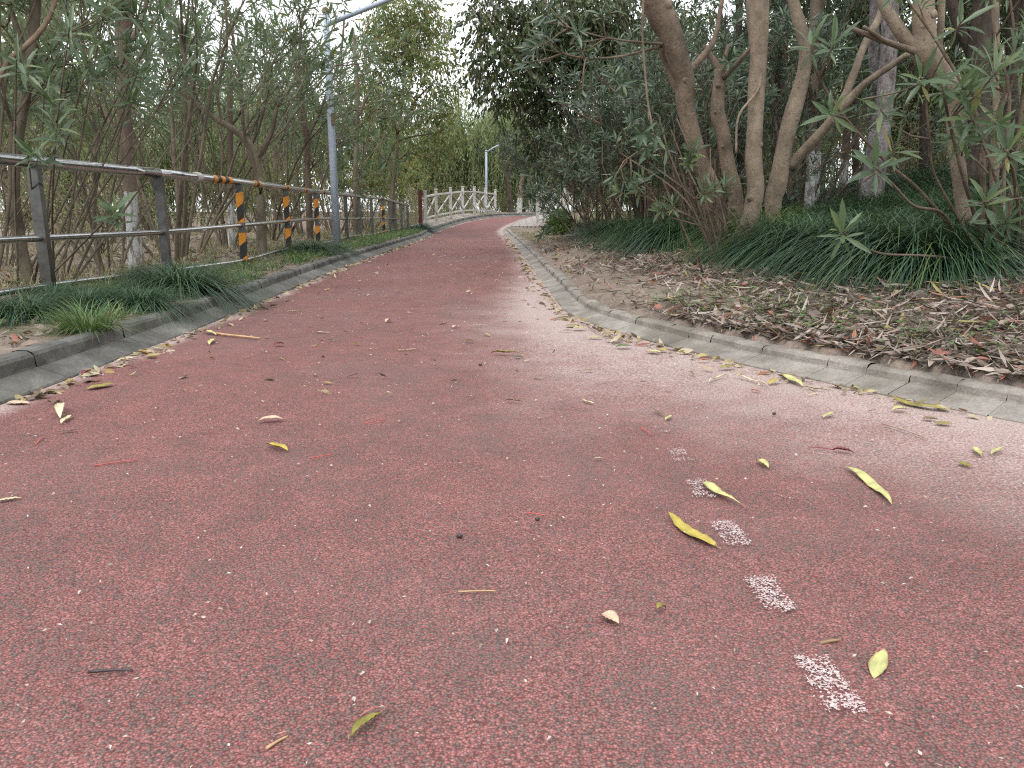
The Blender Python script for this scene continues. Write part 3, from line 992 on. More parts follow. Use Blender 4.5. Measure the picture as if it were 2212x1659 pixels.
def trace(mb, pts, dep, k=10, ground=False, sub=5, ridge=.05, knots=0):
    n_ = len(pts)
    D = np.linspace(dep[0], dep[1], n_) if isinstance(dep, tuple) else np.full(n_, float(dep))
    P = np.array([at(a, b, d) for (a, b, w), d in zip(pts, D)])
    W = np.array([w / 2 / FPX * d for (a, b, w), d in zip(pts, D)])
    if ground:
        q = P[-1].copy(); q[2] = float(tz(q[0], q[1])) - .15
        if q[2] < P[-1][2]: P = np.vstack([P, q]); W = np.append(W, W[-1] * 1.1)
    Q = smooth_poly(np.column_stack([P, W]), sub)
    if knots:
        sub_ = np.linspace(0, len(Q) - 1, len(Q) * 3)
        Q = np.stack([np.interp(sub_, np.arange(len(Q)), Q[:, c]) for c in range(4)], 1)
        Q[:, 3] *= 1 + .03 * np.sin(sub_ * .37 + Q[0, 0] * 9) + .008 * KN.normal(size=len(Q)) + .025 * np.sin(sub_ * .83 + 1)
        Q[:, 0] += .012 * np.sin(sub_ * .29 + Q[0, 1] * 7) + .005 * np.sin(sub_ * .71)
    mb.tube(Q[:, :3], Q[:, 3], k, True, ridge)
    for _ in range(knots):
        i = int(KN.integers(2, len(Q) - 3)); a = KN.uniform(3.4, 6.0)
        o = np.array([math.cos(a), math.sin(a), .35]); r = Q[i, 3]
        L = r * KN.uniform(.2, .5); c = Q[i, :3] + o * r * .72
        w_ = r * KN.uniform(.2, .4)
        mb.tube([c, c + o * L * .5, c + o * L, c + o * L * 1.15], [w_ * 1.5, w_ * 1.1, w_ * .8, w_ * .3], 7, True)
    return P


def base_of(pts, dep):
    d = dep[1] if isinstance(dep, tuple) else dep
    q = at(pts[-1][0], pts[-1][1], d)
    return (q[0], q[1], float(tz(q[0], q[1])))


def broad_crown(g, blobs, per, L=(.05, .09), W=.5, droop=.5, kind='diamond', twigs=None):
    """leaf sprays scattered through blobs (centre, radii); each spray a short drooping twig of leaves"""
    mb = MB()
    for c, r in blobs:
        n_ = int(per * r[0] * r[1] * r[2] / .3 + 6)
        v = g.normal(size=(n_, 3)); v = unit(v) * (g.uniform(0, 1, (n_, 1)) ** .45)
        p = np.array(c) + v * np.array(r)
        out = unit(v * np.array([1, 1, .6]) + g.normal(0, .5, (n_, 3)) + np.array([0, 0, -droop * .4]))
        m = 9
        t = np.tile((np.arange(m) + .5) / m, n_)
        P = np.repeat(p, m, 0) + np.repeat(out, m, 0) * (t * .32)[:, None] + np.array([0, 0, -1]) * (t ** 2 * .1 * droop)[:, None]
        side = g.normal(size=(n_ * m, 3))
        dd = unit(np.repeat(out, m, 0) * .6 + side * .55 + np.array([0, 0, -droop]))
        ll = g.uniform(L[0], L[1], n_ * m)
        leaves(mb, kind, P, dd, g.normal(size=(n_ * m, 3)) * .6 + np.array([0, 0, 1]), ll, ll * W, curl=.15, fold=.2)
        if twigs is not None:
            for k in range(0, n_, 2):
                twigs.tube([p[k] - out[k] * .12, p[k] + out[k] * .1, p[k] + out[k] * .3 - np.array([0, 0, .06 * droop])], [.006, .004, .002], 3)
    return mb


def traced_tree(name, label, mat, trunk, dep, branches=(), crown=None, crown_mat=None, group=None):
    root = empty(name, base_of(trunk, dep), 0, label, "tree", group)
    mb = MB(); trace(mb, trunk, dep, 14, True, 5, .05, {'bark_brown': 9, 'bark_tan': 3}.get(mat, 0)); part("trunk", mb, M[mat], root, True)
    for pts, dp in branches:
        mb = MB(); trace(mb, pts, dp, 7, ridge=.03); part("branch", mb, M[mat], root, True)
    if crown is not None: part("crown", crown, M[crown_mat], root)
    return root


g = np.random.default_rng(42)


def add_shoots(root, mat, leafmat_, ends, n_tw, Lt, kind='lance', leaf=(.1, .16), whn=(11, 16), up=.05, ang=(.3, .9)):
    """oleander-like leafy shoots from given branch ends: each end a twig of its own, all leaves the crown"""
    tips, axes = [], []
    for p, d in ends:
        tw = MB()
        for _ in range(n_tw):
            P, dd = grow(g, p, kink(g, np.array(d) / np.linalg.norm(d), g.uniform(*ang)), g.uniform(*Lt), 5, .12, up)
            tw.tube(P, np.linspace(.008, .003, 5), 4)
            tips.append(P[-1]); axes.append(dd)
            if g.uniform() < .6:
                P2, d2 = grow(g, P[2], kink(g, dd, g.uniform(.4, .9)), Lt[0] * .8, 3, .1, up)
                tw.tube(P2, np.linspace(.005, .003, 3), 3)
                tips.append(P2[-1]); axes.append(d2)
        part("twig", tw, M[mat], root, True)
    lf = MB()
    whorls(lf, tips, axes, g, kind, whn, leaf)
    part("crown", lf, M[leafmat_], root)


def ends_px(L):
    return [(at(a, b, d), np.array(v, float)) for a, b, d, v in L]


# right bank
t = traced_tree("tree", "thick brown knotty trunk leaning left, nearest the path in its group", 'bark_brown',
                [(1396, -70, 52), (1415, 0, 52), (1438, 62, 50), (1461, 120, 44), (1480, 172, 40), (1484, 225, 35), (1496, 300, 35), (1521, 375, 38), (1546, 436, 42), (1557, 486, 40), (1566, 545, 46)], (6.9, 7.3),
                [([(1484, 215, 26), (1465, 190, 24), (1448, 150, 20), (1428, 108, 16)], 7.1),
                 ([(1478, 165, 18), (1520, 120, 14), (1545, 80, 11), (1560, 0, 9)], 7.2),
                 ([(1440, 95, 7), (1390, 92, 5), (1310, 82, 4), (1230, 60, 3)], (7, 6.4)),
                 ([(1430, 100, 6), (1340, 122, 5), (1265, 126, 4), (1215, 115, 3)], (7, 6.2)),
                 ([(1390, -20, 6), (1388, 80, 5), (1398, 210, 5), (1408, 300, 4), (1360, 340, 3)], (6.8, 6.3))])
add_shoots(t, 'twig', 'oleander_shaded', ends_px([(1230, 60, 6.4, (-1, -.2, .2)), (1215, 115, 6.2, (-1, -.3, -.1)), (1310, 82, 6.6, (-1, -.5, .3)), (1360, 340, 6.3, (-.6, -.5, -.5)), (1400, 290, 6.3, (.1, -.6, -.6)), (1560, 0, 7.2, (.2, 0, 1)), (1330, 200, 6.6, (-.6, -.4, .1)), (1300, 270, 6.6, (-.7, -.4, .1)), (1400, 10, 6.8, (-.4, -.4, .6)), (1265, 126, 6.3, (-.6, -.4, -.3))]), 3, (.2, .5), leaf=(.09, .15))
t = traced_tree("tree", "knotty brown trunk with a sawn off forked top, right beside the thickest brown trunk", 'bark_brown',
                [(1555, 150, 24), (1553, 225, 27), (1561, 287, 30), (1573, 362, 30), (1586, 420, 32), (1593, 480, 33), (1598, 510, 34)], 7.6,
                [([(1519, 98, 9), (1535, 120, 12), (1553, 150, 18), (1554, 165, 22)], 7.6), ([(1574, 96, 8), (1566, 130, 11), (1559, 152, 16)], 7.6),
                 ([(1563, 168, 12), (1600, 128, 10), (1631, 90, 9), (1653, 40, 9), (1664, -20, 8)], (7.55, 7.2))])
straight = traced_tree("tree", "smooth straight tan trunk rising upright from the grassy bank", 'bark_tan',
                [(1634, -80, 44), (1635, 0, 42), (1634, 88, 38), (1636, 175, 34), (1634, 250, 32), (1631, 350, 33), (1629, 415, 36), (1622, 462, 39), (1612, 510, 42)], 7.0,
                [([(1634, 60, 8), (1642, 180, 6), (1596, 250, 5), (1590, 330, 5)], (7.0, 6.8))])
t = traced_tree("tree", "smooth tan trunk leaning right with a forked diagonal limb", 'bark_tan',
                [(1700, -60, 23), (1716, 0, 23), (1731, 75, 23), (1736, 140, 26), (1724, 200, 32), (1702, 300, 33), (1680, 400, 36), (1668, 445, 38)], 7.7,
                [([(1706, 362, 24), (1742, 320, 22), (1784, 275, 20), (1824, 227, 17), (1869, 180, 15), (1930, 138, 13), (1962, 116, 11)], (7.7, 7.0)),
                 ([(1806, 243, 19), (1826, 205, 17), (1844, 160, 16), (1871, 88, 15), (1899, 37, 14), (1915, -30, 12)], (7.45, 7.7))])
hc = np.random.default_rng(15)  # unseen crowns above the frame, added to block skylight over the bank
hb = [((hc.uniform(2.4, 7.5), hc.uniform(4.5, 15), hc.uniform(4.3, 6.2)), (hc.uniform(.7, 1.1), hc.uniform(.7, 1.1), hc.uniform(.45, .7))) for _ in range(26)]
part("crown", broad_crown(hc, hb[:13], 60, (.1, .16), .4, .6), M['camphor'], straight)
part("crown", broad_crown(hc, hb[13:], 60, (.1, .16), .4, .6), M['camphor'], t)
t = traced_tree("tree", "dark brown upright trunk with a whitewashed foot behind the leaning tan trunk", 'bark_wash',
                [(1766, -60, 27), (1766, 0, 26), (1759, 100, 25), (1754, 225, 22), (1752, 350, 19), (1752, 385, 20)], 10.0)
t = traced_tree("tree", "thin white painted trunk just behind the dark upright trunk", 'bark_wash',
                [(1772, 60, 12), (1768, 150, 13), (1766, 250, 14), (1765, 375, 15)], 11.0)
t = traced_tree("tree", "stout dark trunk with flaking whitish bark in the middle of the right bank", 'bark_flaky',
                [(1926, -60, 32), (1924, 0, 32), (1921, 75, 32), (1916, 150, 33), (1909, 225, 37), (1898, 290, 41), (1892, 335, 46)], 9.6,
                [([(1899, 200, 20), (1886, 130, 20), (1888, 60, 20), (1890, -40, 19)], 9.9)])
t_front = traced_tree("tree", "pale tan trunk forking above head height at the right, in front of all other trunks", 'bark_tan',
                      [(1990, -80, 44), (1991, 0, 42), (1994, 62, 43), (2003, 112, 48), (2022, 150, 42), (2046, 182, 34), (2058, 225, 32), (2069, 325, 29), (2079, 415, 27), (2090, 500, 28), (2100, 575, 32)], 5.4,
                      [([(1996, 112, 30), (1974, 97, 28), (1954, 80, 27), (1929, 45, 25), (1909, 12, 22), (1890, -40, 20)], (5.4, 5.5)),
                       ([(1992, 116, 15), (1934, 97, 12), (1884, 79, 11), (1831, 58, 8)], (5.4, 5.2)), ([(1920, 92, 9), (1896, 78, 8), (1866, 57, 6)], (5.3, 5.2)),
                       ([(2034, -40, 14), (2033, 40, 14), (2029, 110, 13), (2040, 170, 12)], 5.5)])
t = traced_tree("tree", "dark brown trunk with a side limb near the right edge, behind the pale forking trunk", 'bark_dark',
                [(2128, -60, 36), (2124, 0, 36), (2116, 100, 42), (2114, 175, 41), (2114, 250, 40), (2116, 300, 40)], 8.6,
                [([(2100, 118, 22), (2086, 85, 22), (2071, 50, 22), (2050, -20, 20)], 8.7)])
t = traced_tree("tree", "thin tan upright stem near the right edge", 'bark_tan', [(2154, 0, 11), (2151, 150, 12), (2149, 280, 12), (2150, 400, 13)], 7.0)
for px, w, d in ((1690, 16, 12.5), (1675, 14, 11.5), (1848, 12, 14), (1995, 16, 13), (2062, 13, 12), (2190, 20, 10.5), (1600, 14, 12.5)):
    traced_tree("tree", "dark slender trunk among those at the back of the right bank", 'bark_dark',
                [(px + random.uniform(-14, 14), -60, w), (px + random.uniform(-8, 8), 100, w), (px, 250, w), (px, 380, w * 1.1)], d, group="slender trunks at the back of the right bank")

# oleander with long hanging shoots at the right edge, its leaves the nearest of all
ro = empty("oleander_shrub", (2.95, 5.2, float(tz(2.95, 5.2))), 0, "big-leaved oleander at the right edge with arching brown stems and large leaf rosettes", "shrub")
rb = [(2120, 590), (2150, 600), (2090, 585), (2175, 605), (2200, 600), (2135, 590), (2110, 580), (2160, 590), (2190, 600), (2085, 575)]
stemlist = [
    [(2104, 585, 9), (2060, 500, 8), (1985, 410, 7), (1915, 350, 6), (1830, 260, 6), (1770, 170, 5), (1752, 96, 4)],
    [(2110, 585, 11), (2070, 520, 9), (2035, 460, 7), (1975, 445, 6), (1930, 400, 5), (1890, 360, 4)],
    [(2095, 585, 7), (2060, 560, 6), (1990, 552, 5), (1905, 548, 5), (1850, 525, 4), (1820, 500, 4)],
    [(2130, 590, 12), (2110, 480, 10), (2080, 380, 8), (2050, 260, 6), (2036, 185, 5)],
    [(2140, 592, 10), (2130, 470, 9), (2120, 330, 7), (2170, 200, 6), (2190, 80, 5), (2176, -30, 5)],
    [(2150, 592, 12), (2165, 460, 10), (2170, 330, 8), (2180, 200, 7), (2150, 80, 6), (2140, -30, 5)],
    [(2172, 595, 14), (2178, 470, 12), (2196, 330, 9), (2210, 200, 8), (2225, 60, 7)],
    [(2190, 597, 11), (2200, 470, 9), (2190, 380, 7), (2176, 325, 5)],
    [(2120, 588, 8), (2085, 500, 7), (2020, 380, 5), (2008, 300, 5), (1998, 200, 4), (1992, 168, 4)],
    [(2160, 590, 9), (2140, 500, 8), (2128, 435, 5)],
    [(2180, 590, 9), (2160, 420, 8), (2120, 300, 6), (2098, 252, 4)],
    [(2126, 588, 10), (2118, 520, 9), (2126, 400, 8), (2110, 250, 7), (2030, 100, 6), (1960, 0, 5), (1935, -30, 5)],
    [(2205, 600, 12), (2215, 450, 10), (2230, 250, 8), (2238, 50, 7)],
    [(2145, 590, 8), (2152, 500, 8), (2140, 380, 7), (2160, 250, 6), (2200, 150, 5)],
]
tips_near = {0: 4.6, 1: 4.4, 2: 4.1, 8: 4.5, 3: 4.6, 7: 4.4, 9: 4.5, 10: 4.6}
tp, ax = [], []
for k, pts in enumerate(stemlist):
    mb = MB()
    d1 = tips_near.get(k, 5.0)
    P = trace(mb, pts[::-1], (d1, 5.1 + .15 * math.sin(k * 2.3)), 7, True, 5, .02)
    part("stem", mb, M['bark_brown'], ro, True)
    n0 = unit(P[0] - P[1])
    tp.append(P[0]); ax.append(n0 + np.array([0, -.3, .6]))
    if k in (0, 8, 3, 5, 6, 4, 11, 12, 13):
        for _ in range(2):
            q = P[int(g.integers(1, 3))]
            P2, d2 = grow(g, q, kink(g, n0, g.uniform(.5, 1.1)), g.uniform(.2, .45), 4, .12, .05)
            tw = MB(); tw.tube(P2, np.linspace(.007, .004, 4), 5); tp.append(P2[-1]); ax.append(d2); part("twig", tw, M['bark_brown'], ro, True)
for a, b, d in ((2165, 270, 4.7), (2060, 205, 4.7), (2210, 420, 4.6), (2205, 110, 4.7), (1986, 205, 4.5), (1945, 330, 4.6), (2120, 560, 4.7), (2070, 300, 4.8), (2185, 480, 4.7), (2100, 180, 4.8)):
    p = at(a, b, d); v = unit(np.array([g.normal(), -1.2, g.normal() * .5 + .5]))
    P2, d2 = grow(g, p - v * .3, v, .3, 4, .08, .02); tw = MB(); tw.tube(P2, np.linspace(.006, .004, 4), 5); part("twig", tw, M['bark_brown'], ro, True); tp.append(P2[-1]); ax.append(d2)
lf = MB(); whorls(lf, tp, ax, g, 'lance', (12, 17), (.14, .21), .18, (.3, 2.25), .07); part("foliage", lf, M['oleander'], ro)

# sparse low shoots in front of the brown trunks
ends = ends_px([(1420, 440, 7.0, (-.5, -.6, .6)), (1450, 470, 6.8, (-.3, -.7, .5)), (1380, 420, 7.4, (-.6, -.4, .6)), (1500, 430, 6.9, (.1, -.7, .7)), (1340, 330, 7.6, (-.5, -.5, .4)), (1560, 440, 6.9, (.3, -.7, .5)), (1480, 380, 6.9, (-.2, -.6, .8)), (1400, 350, 7.2, (-.3, -.5, .7))])
lo = empty("oleander_shrub", (1.95, 6.95, float(tz(1.95, 6.95))), 0, "spray of thin oleander stems fanning left from the foot of the thickest brown trunk", "shrub")
b_ = np.array([1.9, 6.95, float(tz(1.9, 6.95)) - .05])
for k, (p, v) in enumerate(ends):
    mb = MB(); q = np.array(p); mid = (b_ + q) / 2 + np.array([.12, 0, .1])
    mb.tube(smooth_poly([b_ + g.normal(0, .05, 3) * [1, 1, 0], mid, q], 5), np.linspace(.012, .006, 11), 6); part("stem", mb, M['bark_brown'], lo, True)
for k in range(9):
    mb = MB(); v = unit(np.array([-.45 - .1 * g.normal(), -.1 + .2 * g.normal(), 1.0])); P, d = grow(g, b_ + g.normal(0, .1, 3) * [1, 1, 0], v, g.uniform(.6, 1.6), 6, .06)
    mb.tube(P, np.linspace(.012, .006, 6), 5); part("stem", mb, M['bark_brown'], lo, True)
add_shoots(lo, 'twig', 'oleander', ends, 2, (.12, .3), leaf=(.1, .16))

# left side
t = traced_tree("tree", "pale grey trunk leaning slightly right at the far left, behind the nearest railing post", 'bark_grey',
                [(78, -60, 20), (76, 25, 21), (68, 125, 21), (57, 200, 20), (38, 300, 21), (30, 415, 22), (42, 520, 24), (60, 600, 26)], 6.5,
                [([(58, 140, 14), (45, 87, 12), (25, 25, 10), (8, -40, 9)], 6.5), ([(62, 150, 8), (100, 175, 7), (140, 200, 5)], (6.5, 6.3))])
add_shoots(t, 'twig', 'oleander', ends_px([(140, 200, 6.8, (.6, -.2, .2)), (125, 145, 6.6, (.3, -.5, .1)), (30, 200, 6.4, (.1, -.6, .3)), (10, 60, 6.6, (.3, -.3, .4)), (190, 60, 6.6, (.2, -.3, .5)), (120, 280, 6.4, (.1, -.3, .6)), (20, 10, 6.4, (.3, -.3, -.2)), (60, 30, 6.4, (0, -.4, .6)), (325, 85, 7.0, (.2, -.3, .6)), (260, 150, 7.0, (.1, -.5, .3)), (280, 40, 7.0, (.1, -.5, .3))]), 2, (.12, .35), leaf=(.12, .18))
fo = empty("oleander_shrub", (-4.0, 6.6, float(tz(-4.0, 6.6))), 0, "young oleander whose big leaf rosettes hang in front of and above the near railing", "shrub")
for k, (a, b_, d, v) in enumerate([(122, 262, 5.3, (.2, -.4, .6)), (95, 205, 5.5, (-.2, -.5, .5)), (322, 85, 6.2, (.3, -.4, .7)), (300, 150, 6.2, (.1, -.5, .4)), (248, 455, 5.4, (.2, -.5, .5)), (288, 215, 6.3, (.4, -.4, .2)), (150, 60, 5.6, (.2, -.4, .5)), (225, 20, 6.0, (.1, -.4, .5)), (35, 130, 5.2, (0, -.5, .3)), (430, 60, 6.8, (.2, -.4, .7)), (400, 150, 7, (.2, -.5, .5)), (60, 330, 5.4, (-.2, -.5, .2)), (190, 130, 5.9, (.1, -.5, .7)), (515, 110, 7.6, (.2, -.4, .7)), (350, 20, 6.6, (.1, -.4, .7))]):
    q = at(a, b_, d); mb = MB(); r0 = np.array([-4.0 + .15 * math.sin(k * 3), 6.6 + .15 * math.cos(k * 2), float(tz(-4, 6.6)) - .05])
    m_ = (r0 * .45 + q * .55) + np.array([-.15, .2, -.05]); mb.tube(smooth_poly([r0, m_, q], 7), np.linspace(.011, .005, 15), 6)
    part("stem", mb, M['bark_grey'], fo, True)
    mb = MB(); whorls(mb, [q, q - np.array(v) * .12], [np.array(v), np.array(v)], g, 'lance', (10, 15), (.15, .23), .17, (.3, 2.0), .08); part("leaf_rosette", mb, M['oleander'], fo)
t = traced_tree("tree", "dark bent limb crossing the top left corner", 'twig',
                [(130, -40, 8), (112, 25, 9), (85, 70, 10), (50, 105, 10), (8, 150, 11), (-40, 300, 13), (-60, 500, 16)], (6.2, 5.6))
t = traced_tree("tree", "thick brown trunk with a whitewashed foot behind the second railing post", 'bark_wash',
                [(272, -60, 38), (270, 0, 37), (266, 62, 29), (267, 125, 27), (268, 225, 27), (272, 300, 27), (280, 400, 26), (288, 500, 28), (292, 560, 30)], 8.5,
                [([(276, 70, 14), (284, 20, 15), (288, -50, 15)], 8.5), ([(268, 110, 12), (300, 60, 10), (318, 0, 9), (330, -60, 8)], 8.4)])
t = traced_tree("tree", "white painted trunk behind the first striped tape post", 'bark_wash',
                [(496, 150, 10), (497, 300, 12), (498, 420, 13), (500, 545, 15)], 13.5)
bt_ = [(380, 187, 6), (425, 225, 9), (467, 257, 11), (512, 285, 13), (545, 322, 16), (562, 400, 18), (566, 545, 22)]
t = traced_tree("tree", "small tree with a long limb arching left, behind the first striped tape post", 'bark_grey', bt_, 10.8,
                [([(552, 345, 12), (585, 290, 10), (600, 230, 8), (640, 160, 6), (650, 60, 5)], 10.8), ([(480, 265, 7), (470, 200, 6), (490, 100, 5), (485, -20, 5)], 10.8), ([(560, 390, 10), (530, 300, 7), (520, 180, 6), (500, 60, 5)], (10.8, 10.4))])
add_shoots(t, 'twig', 'oleander', ends_px([(380, 187, 10.8, (-.6, -.2, .7)), (425, 215, 10.6, (-.1, -.2, 1)), (640, 160, 10.8, (.3, -.2, .8)), (650, 60, 10.6, (.2, -.3, .8)), (490, 100, 10.6, (0, -.3, 1)), (500, 60, 10.4, (.1, -.3, .8)), (600, 230, 10.6, (.3, -.4, .5)), (520, 180, 10.4, (-.2, -.4, .7))]), 4, (.25, .6), leaf=(.11, .17))
t = traced_tree("tree", "brown weathered trunk behind the third striped tape post", 'bark_brown', [(640, 150, 9), (655, 240, 11), (663, 295, 12), (667, 400, 13), (668, 520, 14)], 15.5,
                [([(663, 300, 8), (700, 220, 6), (735, 120, 5), (745, 20, 4)], 15.5)])
t = traced_tree("tree", "slim trunk forking high up, just right of the near lamp post", 'bark_grey', [(762, 60, 6), (770, 150, 7), (772, 255, 9), (769, 330, 9), (768, 420, 10), (768, 505, 11)], 19.5,
                [([(771, 275, 6), (752, 230, 5), (735, 180, 4)], 19.5), ([(772, 255, 6), (795, 205, 5), (830, 170, 4)], 19.5)])
# small spreading tree with yellowing leaves
sm = [(857, 285, 6), (858, 310, 8), (855, 345, 9), (851, 380, 9), (848, 420, 10), (845, 505, 12)]
brs = [([(857, 290, 6), (880, 250, 5), (900, 215, 4), (935, 180, 3)], (23.5, 22)), ([(857, 305, 5), (890, 295, 4), (925, 290, 3), (960, 280, 2)], (23.5, 22)), ([(858, 285, 5), (840, 230, 4), (825, 180, 3), (810, 140, 2)], 23.5),
       ([(857, 295, 5), (870, 220, 4), (872, 140, 3), (890, 60, 2)], 23.5), ([(855, 350, 5), (885, 330, 4), (915, 340, 3), (945, 345, 2)], (23.5, 22)), ([(853, 370, 4), (820, 330, 3), (800, 300, 2)], 23.5)]


def blob(px, py, d, rx, ry=None, rz=None):
    return (at(px, py, d), (rx, ry or rx, rz or rx * .75))


tw = MB()
cr = broad_crown(g, [blob(935, 170, 22, .55), blob(900, 120, 23, .75), blob(880, 200, 23, .7), blob(955, 285, 22, .5), blob(920, 255, 22.5, .6), blob(830, 150, 23.5, .7), blob(890, 40, 23.5, .8), blob(840, 40, 24, .8), blob(925, 60, 23, .55), blob(930, 330, 22.5, .5), blob(890, 310, 23, .4), blob(805, 230, 24, .6), blob(960, 210, 22, .35), blob(915, 10, 23, .5), blob(945, 120, 22, .45), blob(960, 60, 22.5, .35), blob(860, 100, 23, .7), blob(950, 240, 22, .45), blob(790, 90, 24, .6), blob(770, 180, 24, .5), blob(985, 190, 21.5, .3), blob(975, 130, 21.5, .3), blob(985, 300, 21.5, .35), blob(845, 260, 23.5, .45)], 150, (.08, .13), .5, .6, 'diamond', tw)
t = traced_tree("tree", "small spreading tree with yellowing leaves behind the far end of the railing", 'bark_grey', sm, 23.5, brs, cr, 'olive')
part("twig_spray", tw, M['twig'], t)

# dark broadleaf crown overhanging from the right
tw = MB()
cr = broad_crown(g, [blob(1040, 40, 13, .35), blob(1065, 110, 13, .4), blob(1035, 160, 13, .3), blob(1075, 205, 13, .32), blob(1100, 150, 13.4, .5), blob(1120, 60, 13.5, .55), blob(1170, 110, 14, .6), blob(1150, 190, 14, .5), blob(1200, 30, 14, .7), blob(1250, 100, 14.5, .7), blob(1110, 235, 13.6, .3), blob(1070, 20, 13.5, .45), blob(1290, 30, 14.5, .8), blob(1340, 110, 15, .8), blob(1200, 200, 14.5, .6), blob(1160, 300, 15, .35), blob(1150, 340, 15, .3)], 330, (.06, .1), .48, .9, 'ovate', tw)
ov = traced_tree("tree", "dark broadleaf tree whose boughs overhang the path from the right", 'bark_dark',
                 [(1330, -60, 24), (1345, 60, 26), (1360, 180, 28), (1375, 300, 30), (1385, 420, 32), (1390, 470, 34)], 15.0,
                 [([(1350, 100, 14), (1260, 80, 10), (1160, 70, 7), (1060, 50, 4), (1010, 10, 3)], (15, 12.8)), ([(1355, 150, 12), (1250, 150, 8), (1150, 160, 5), (1040, 175, 2)], (15, 12.8)),
                  ([(1362, 190, 9), (1250, 220, 6), (1150, 225, 4), (1075, 235, 2)], (15, 13)), ([(1340, 40, 12), (1260, -10, 9), (1150, -40, 6)], (15, 13.5))], cr, 'camphor')
part("twig_spray", tw, M['twig'], ov)

# round clipped shrub beside the bridge railing
def ball_shrub(c, r, mat, label, n_=900, L=(.05, .09)):
    mb = MB()
    v = unit(g.normal(size=(n_, 3))) * (g.uniform(.25, 1, (n_, 1)) ** .5)
    v[:, 2] = np.abs(v[:, 2]) * 1.5 - .35
    p = np.array(c) + v * r + np.array([0, 0, r * .45])
    ll = g.uniform(*L, n_)
    leaves(mb, 'ovate', p, unit(v + g.normal(0, .6, v.shape)), g.normal(size=v.shape) + [0, 0, .8], ll, ll * .45)
    root = empty("round_shrub", c, 0, label, "shrub")
    part("foliage", mb, M[mat], root)
    mb = MB()
    for _ in range(14):
        P, d = grow(g, np.array(c) + [0, 0, -.1], unit(g.normal(size=3) * [.6, .6, 0] + [0, 0, 1]), r * 1.1, 4, .15); mb.tube(P, [.012, .009, .006, .003], 4)
    part("stem_cluster", mb, M['twig'], root)


ball_shrub((1.3, 21.2, float(tz(1.3, 21.2))), .42, 'box', "bright green rounded shrub at the foot of the right bank by the bridge", 2600)


# ------------------------------------------------------------ background trees
def back_tree_parts(seed, H, mat, bark, leafL, per, spread=.9, droop=.5, trunk_r=.09, kind='diamond'):
    g = np.random.default_rng(seed)
    tb = MB()
    P, d = grow(g, (0, 0, -.2), (g.normal() * .06, g.normal() * .06, 1), H * .62, 8, .05)
    tb.tube(P, np.linspace(trunk_r, trunk_r * .5, 8), 8, ridge=.05)
    blobs = []
    for k in range(9):
        q = P[int(g.integers(3, 8))]
        a = k * 2.4 + g.uniform(-.4, .4)
        P2, d2 = grow(g, q, (math.cos(a) * spread, math.sin(a) * spread, g.uniform(.3, 1.0)), H * g.uniform(.2, .38), 6, .14, .02)
        tb.tube(P2, np.linspace(trunk_r * .4, .01, 6), 5)
        for pp in (P2[-1], P2[3]):
            r = H * g.uniform(.06, .115)
            blobs.append((pp + g.normal(0, .15, 3), (r * 1.15, r * 1.15, r * .8)))
    cr = broad_crown(g, blobs, per, leafL, .5, droop, kind)
    return tb.mesh("trunk", M[bark], True), cr.mesh("crown", M[mat])


BT = {'pale': [back_tree_parts(900 + k, 7, 'pale', 'bark_wash', (.12, .2), 26) for k in range(2)],
      'olive': [back_tree_parts(910 + k, 7, 'olive', 'bark_wash', (.12, .2), 26) for k in range(2)],
      'green': [back_tree_parts(920 + k, 7.5, 'camphor', 'bark_wash', (.11, .18), 34) for k in range(2)],
      'dry': [back_tree_parts(930, 5, 'dry', 'bark_grey', (.1, .16), 22)]}


def place_tree(kind, v, x, y, rz, sc, label, group, name="background_tree"):
    root = empty(name, (x, y, float(tz(x, y)) - .05), rz, label, "tree", group)
    root.scale = (sc, sc, sc)
    tr, cr = BT[kind][v % len(BT[kind])]
    link("trunk", tr, root); link("crown", cr, root)


labs = {'pale': ("pale-leaved tree in the open wood far behind the railing", "pale trees far behind the railing"),
        'olive': ("yellow-green tree in the open wood behind the oleanders on the left", "yellow-green trees on the left"),
        'green': ("dark green tree standing behind the oleanders on the right", "dark green trees on the right"),
        'dry': ("brown half-bare tree standing beyond the bridge", "half-bare trees beyond the bridge")}
for k, (kd, x, y, sc) in enumerate([
        ('pale', -9.5, 15, .8), ('pale', -12, 20, 1.0), ('olive', -8.0, 27, .9), ('pale', -15, 27, 1.1), ('olive', -11, 33, 1.1), ('pale', -19, 36, 1.2),
        ('olive', -6.6, 33, .95), ('pale', -9, 42, 1.2), ('olive', -5.6, 39, .9), ('pale', -13, 48, 1.3), ('pale', -24, 46, 1.4),
        ('pale', -9.0, 12.4, .5), ('green', 4.6, 19, .85), ('green', 6.0, 14.5, .9), ('green', 8.2, 17, 1.0), ('green', 5.6, 25, .95), ('green', 9.5, 24, 1.1), ('green', 7.5, 32, 1.1),
        ('olive', 12, 20, .95), ('olive', 4.4, 32, .8), ('pale', 13, 34, 1.2), ('olive', 10.5, 13.6, .8), ('green', 6.9, 11.2, .8)]):
    a, b_ = labs[kd]
    if x > 0 and kd != 'green': a, b_ = "light green tree in the gaps behind the dark trunks on the right", "light trees behind the right bank"
    place_tree(kd, k, x, y, k * 1.3, sc, a, b_)
for k, (x, y, sc) in enumerate([(-3.2, 44, .6), (-4.6, 37, .5), (2.6, 44, .6), (.6, 46, .5)]):
    place_tree('dry', 0, x, y, k * 2.1, sc, *labs['dry'])

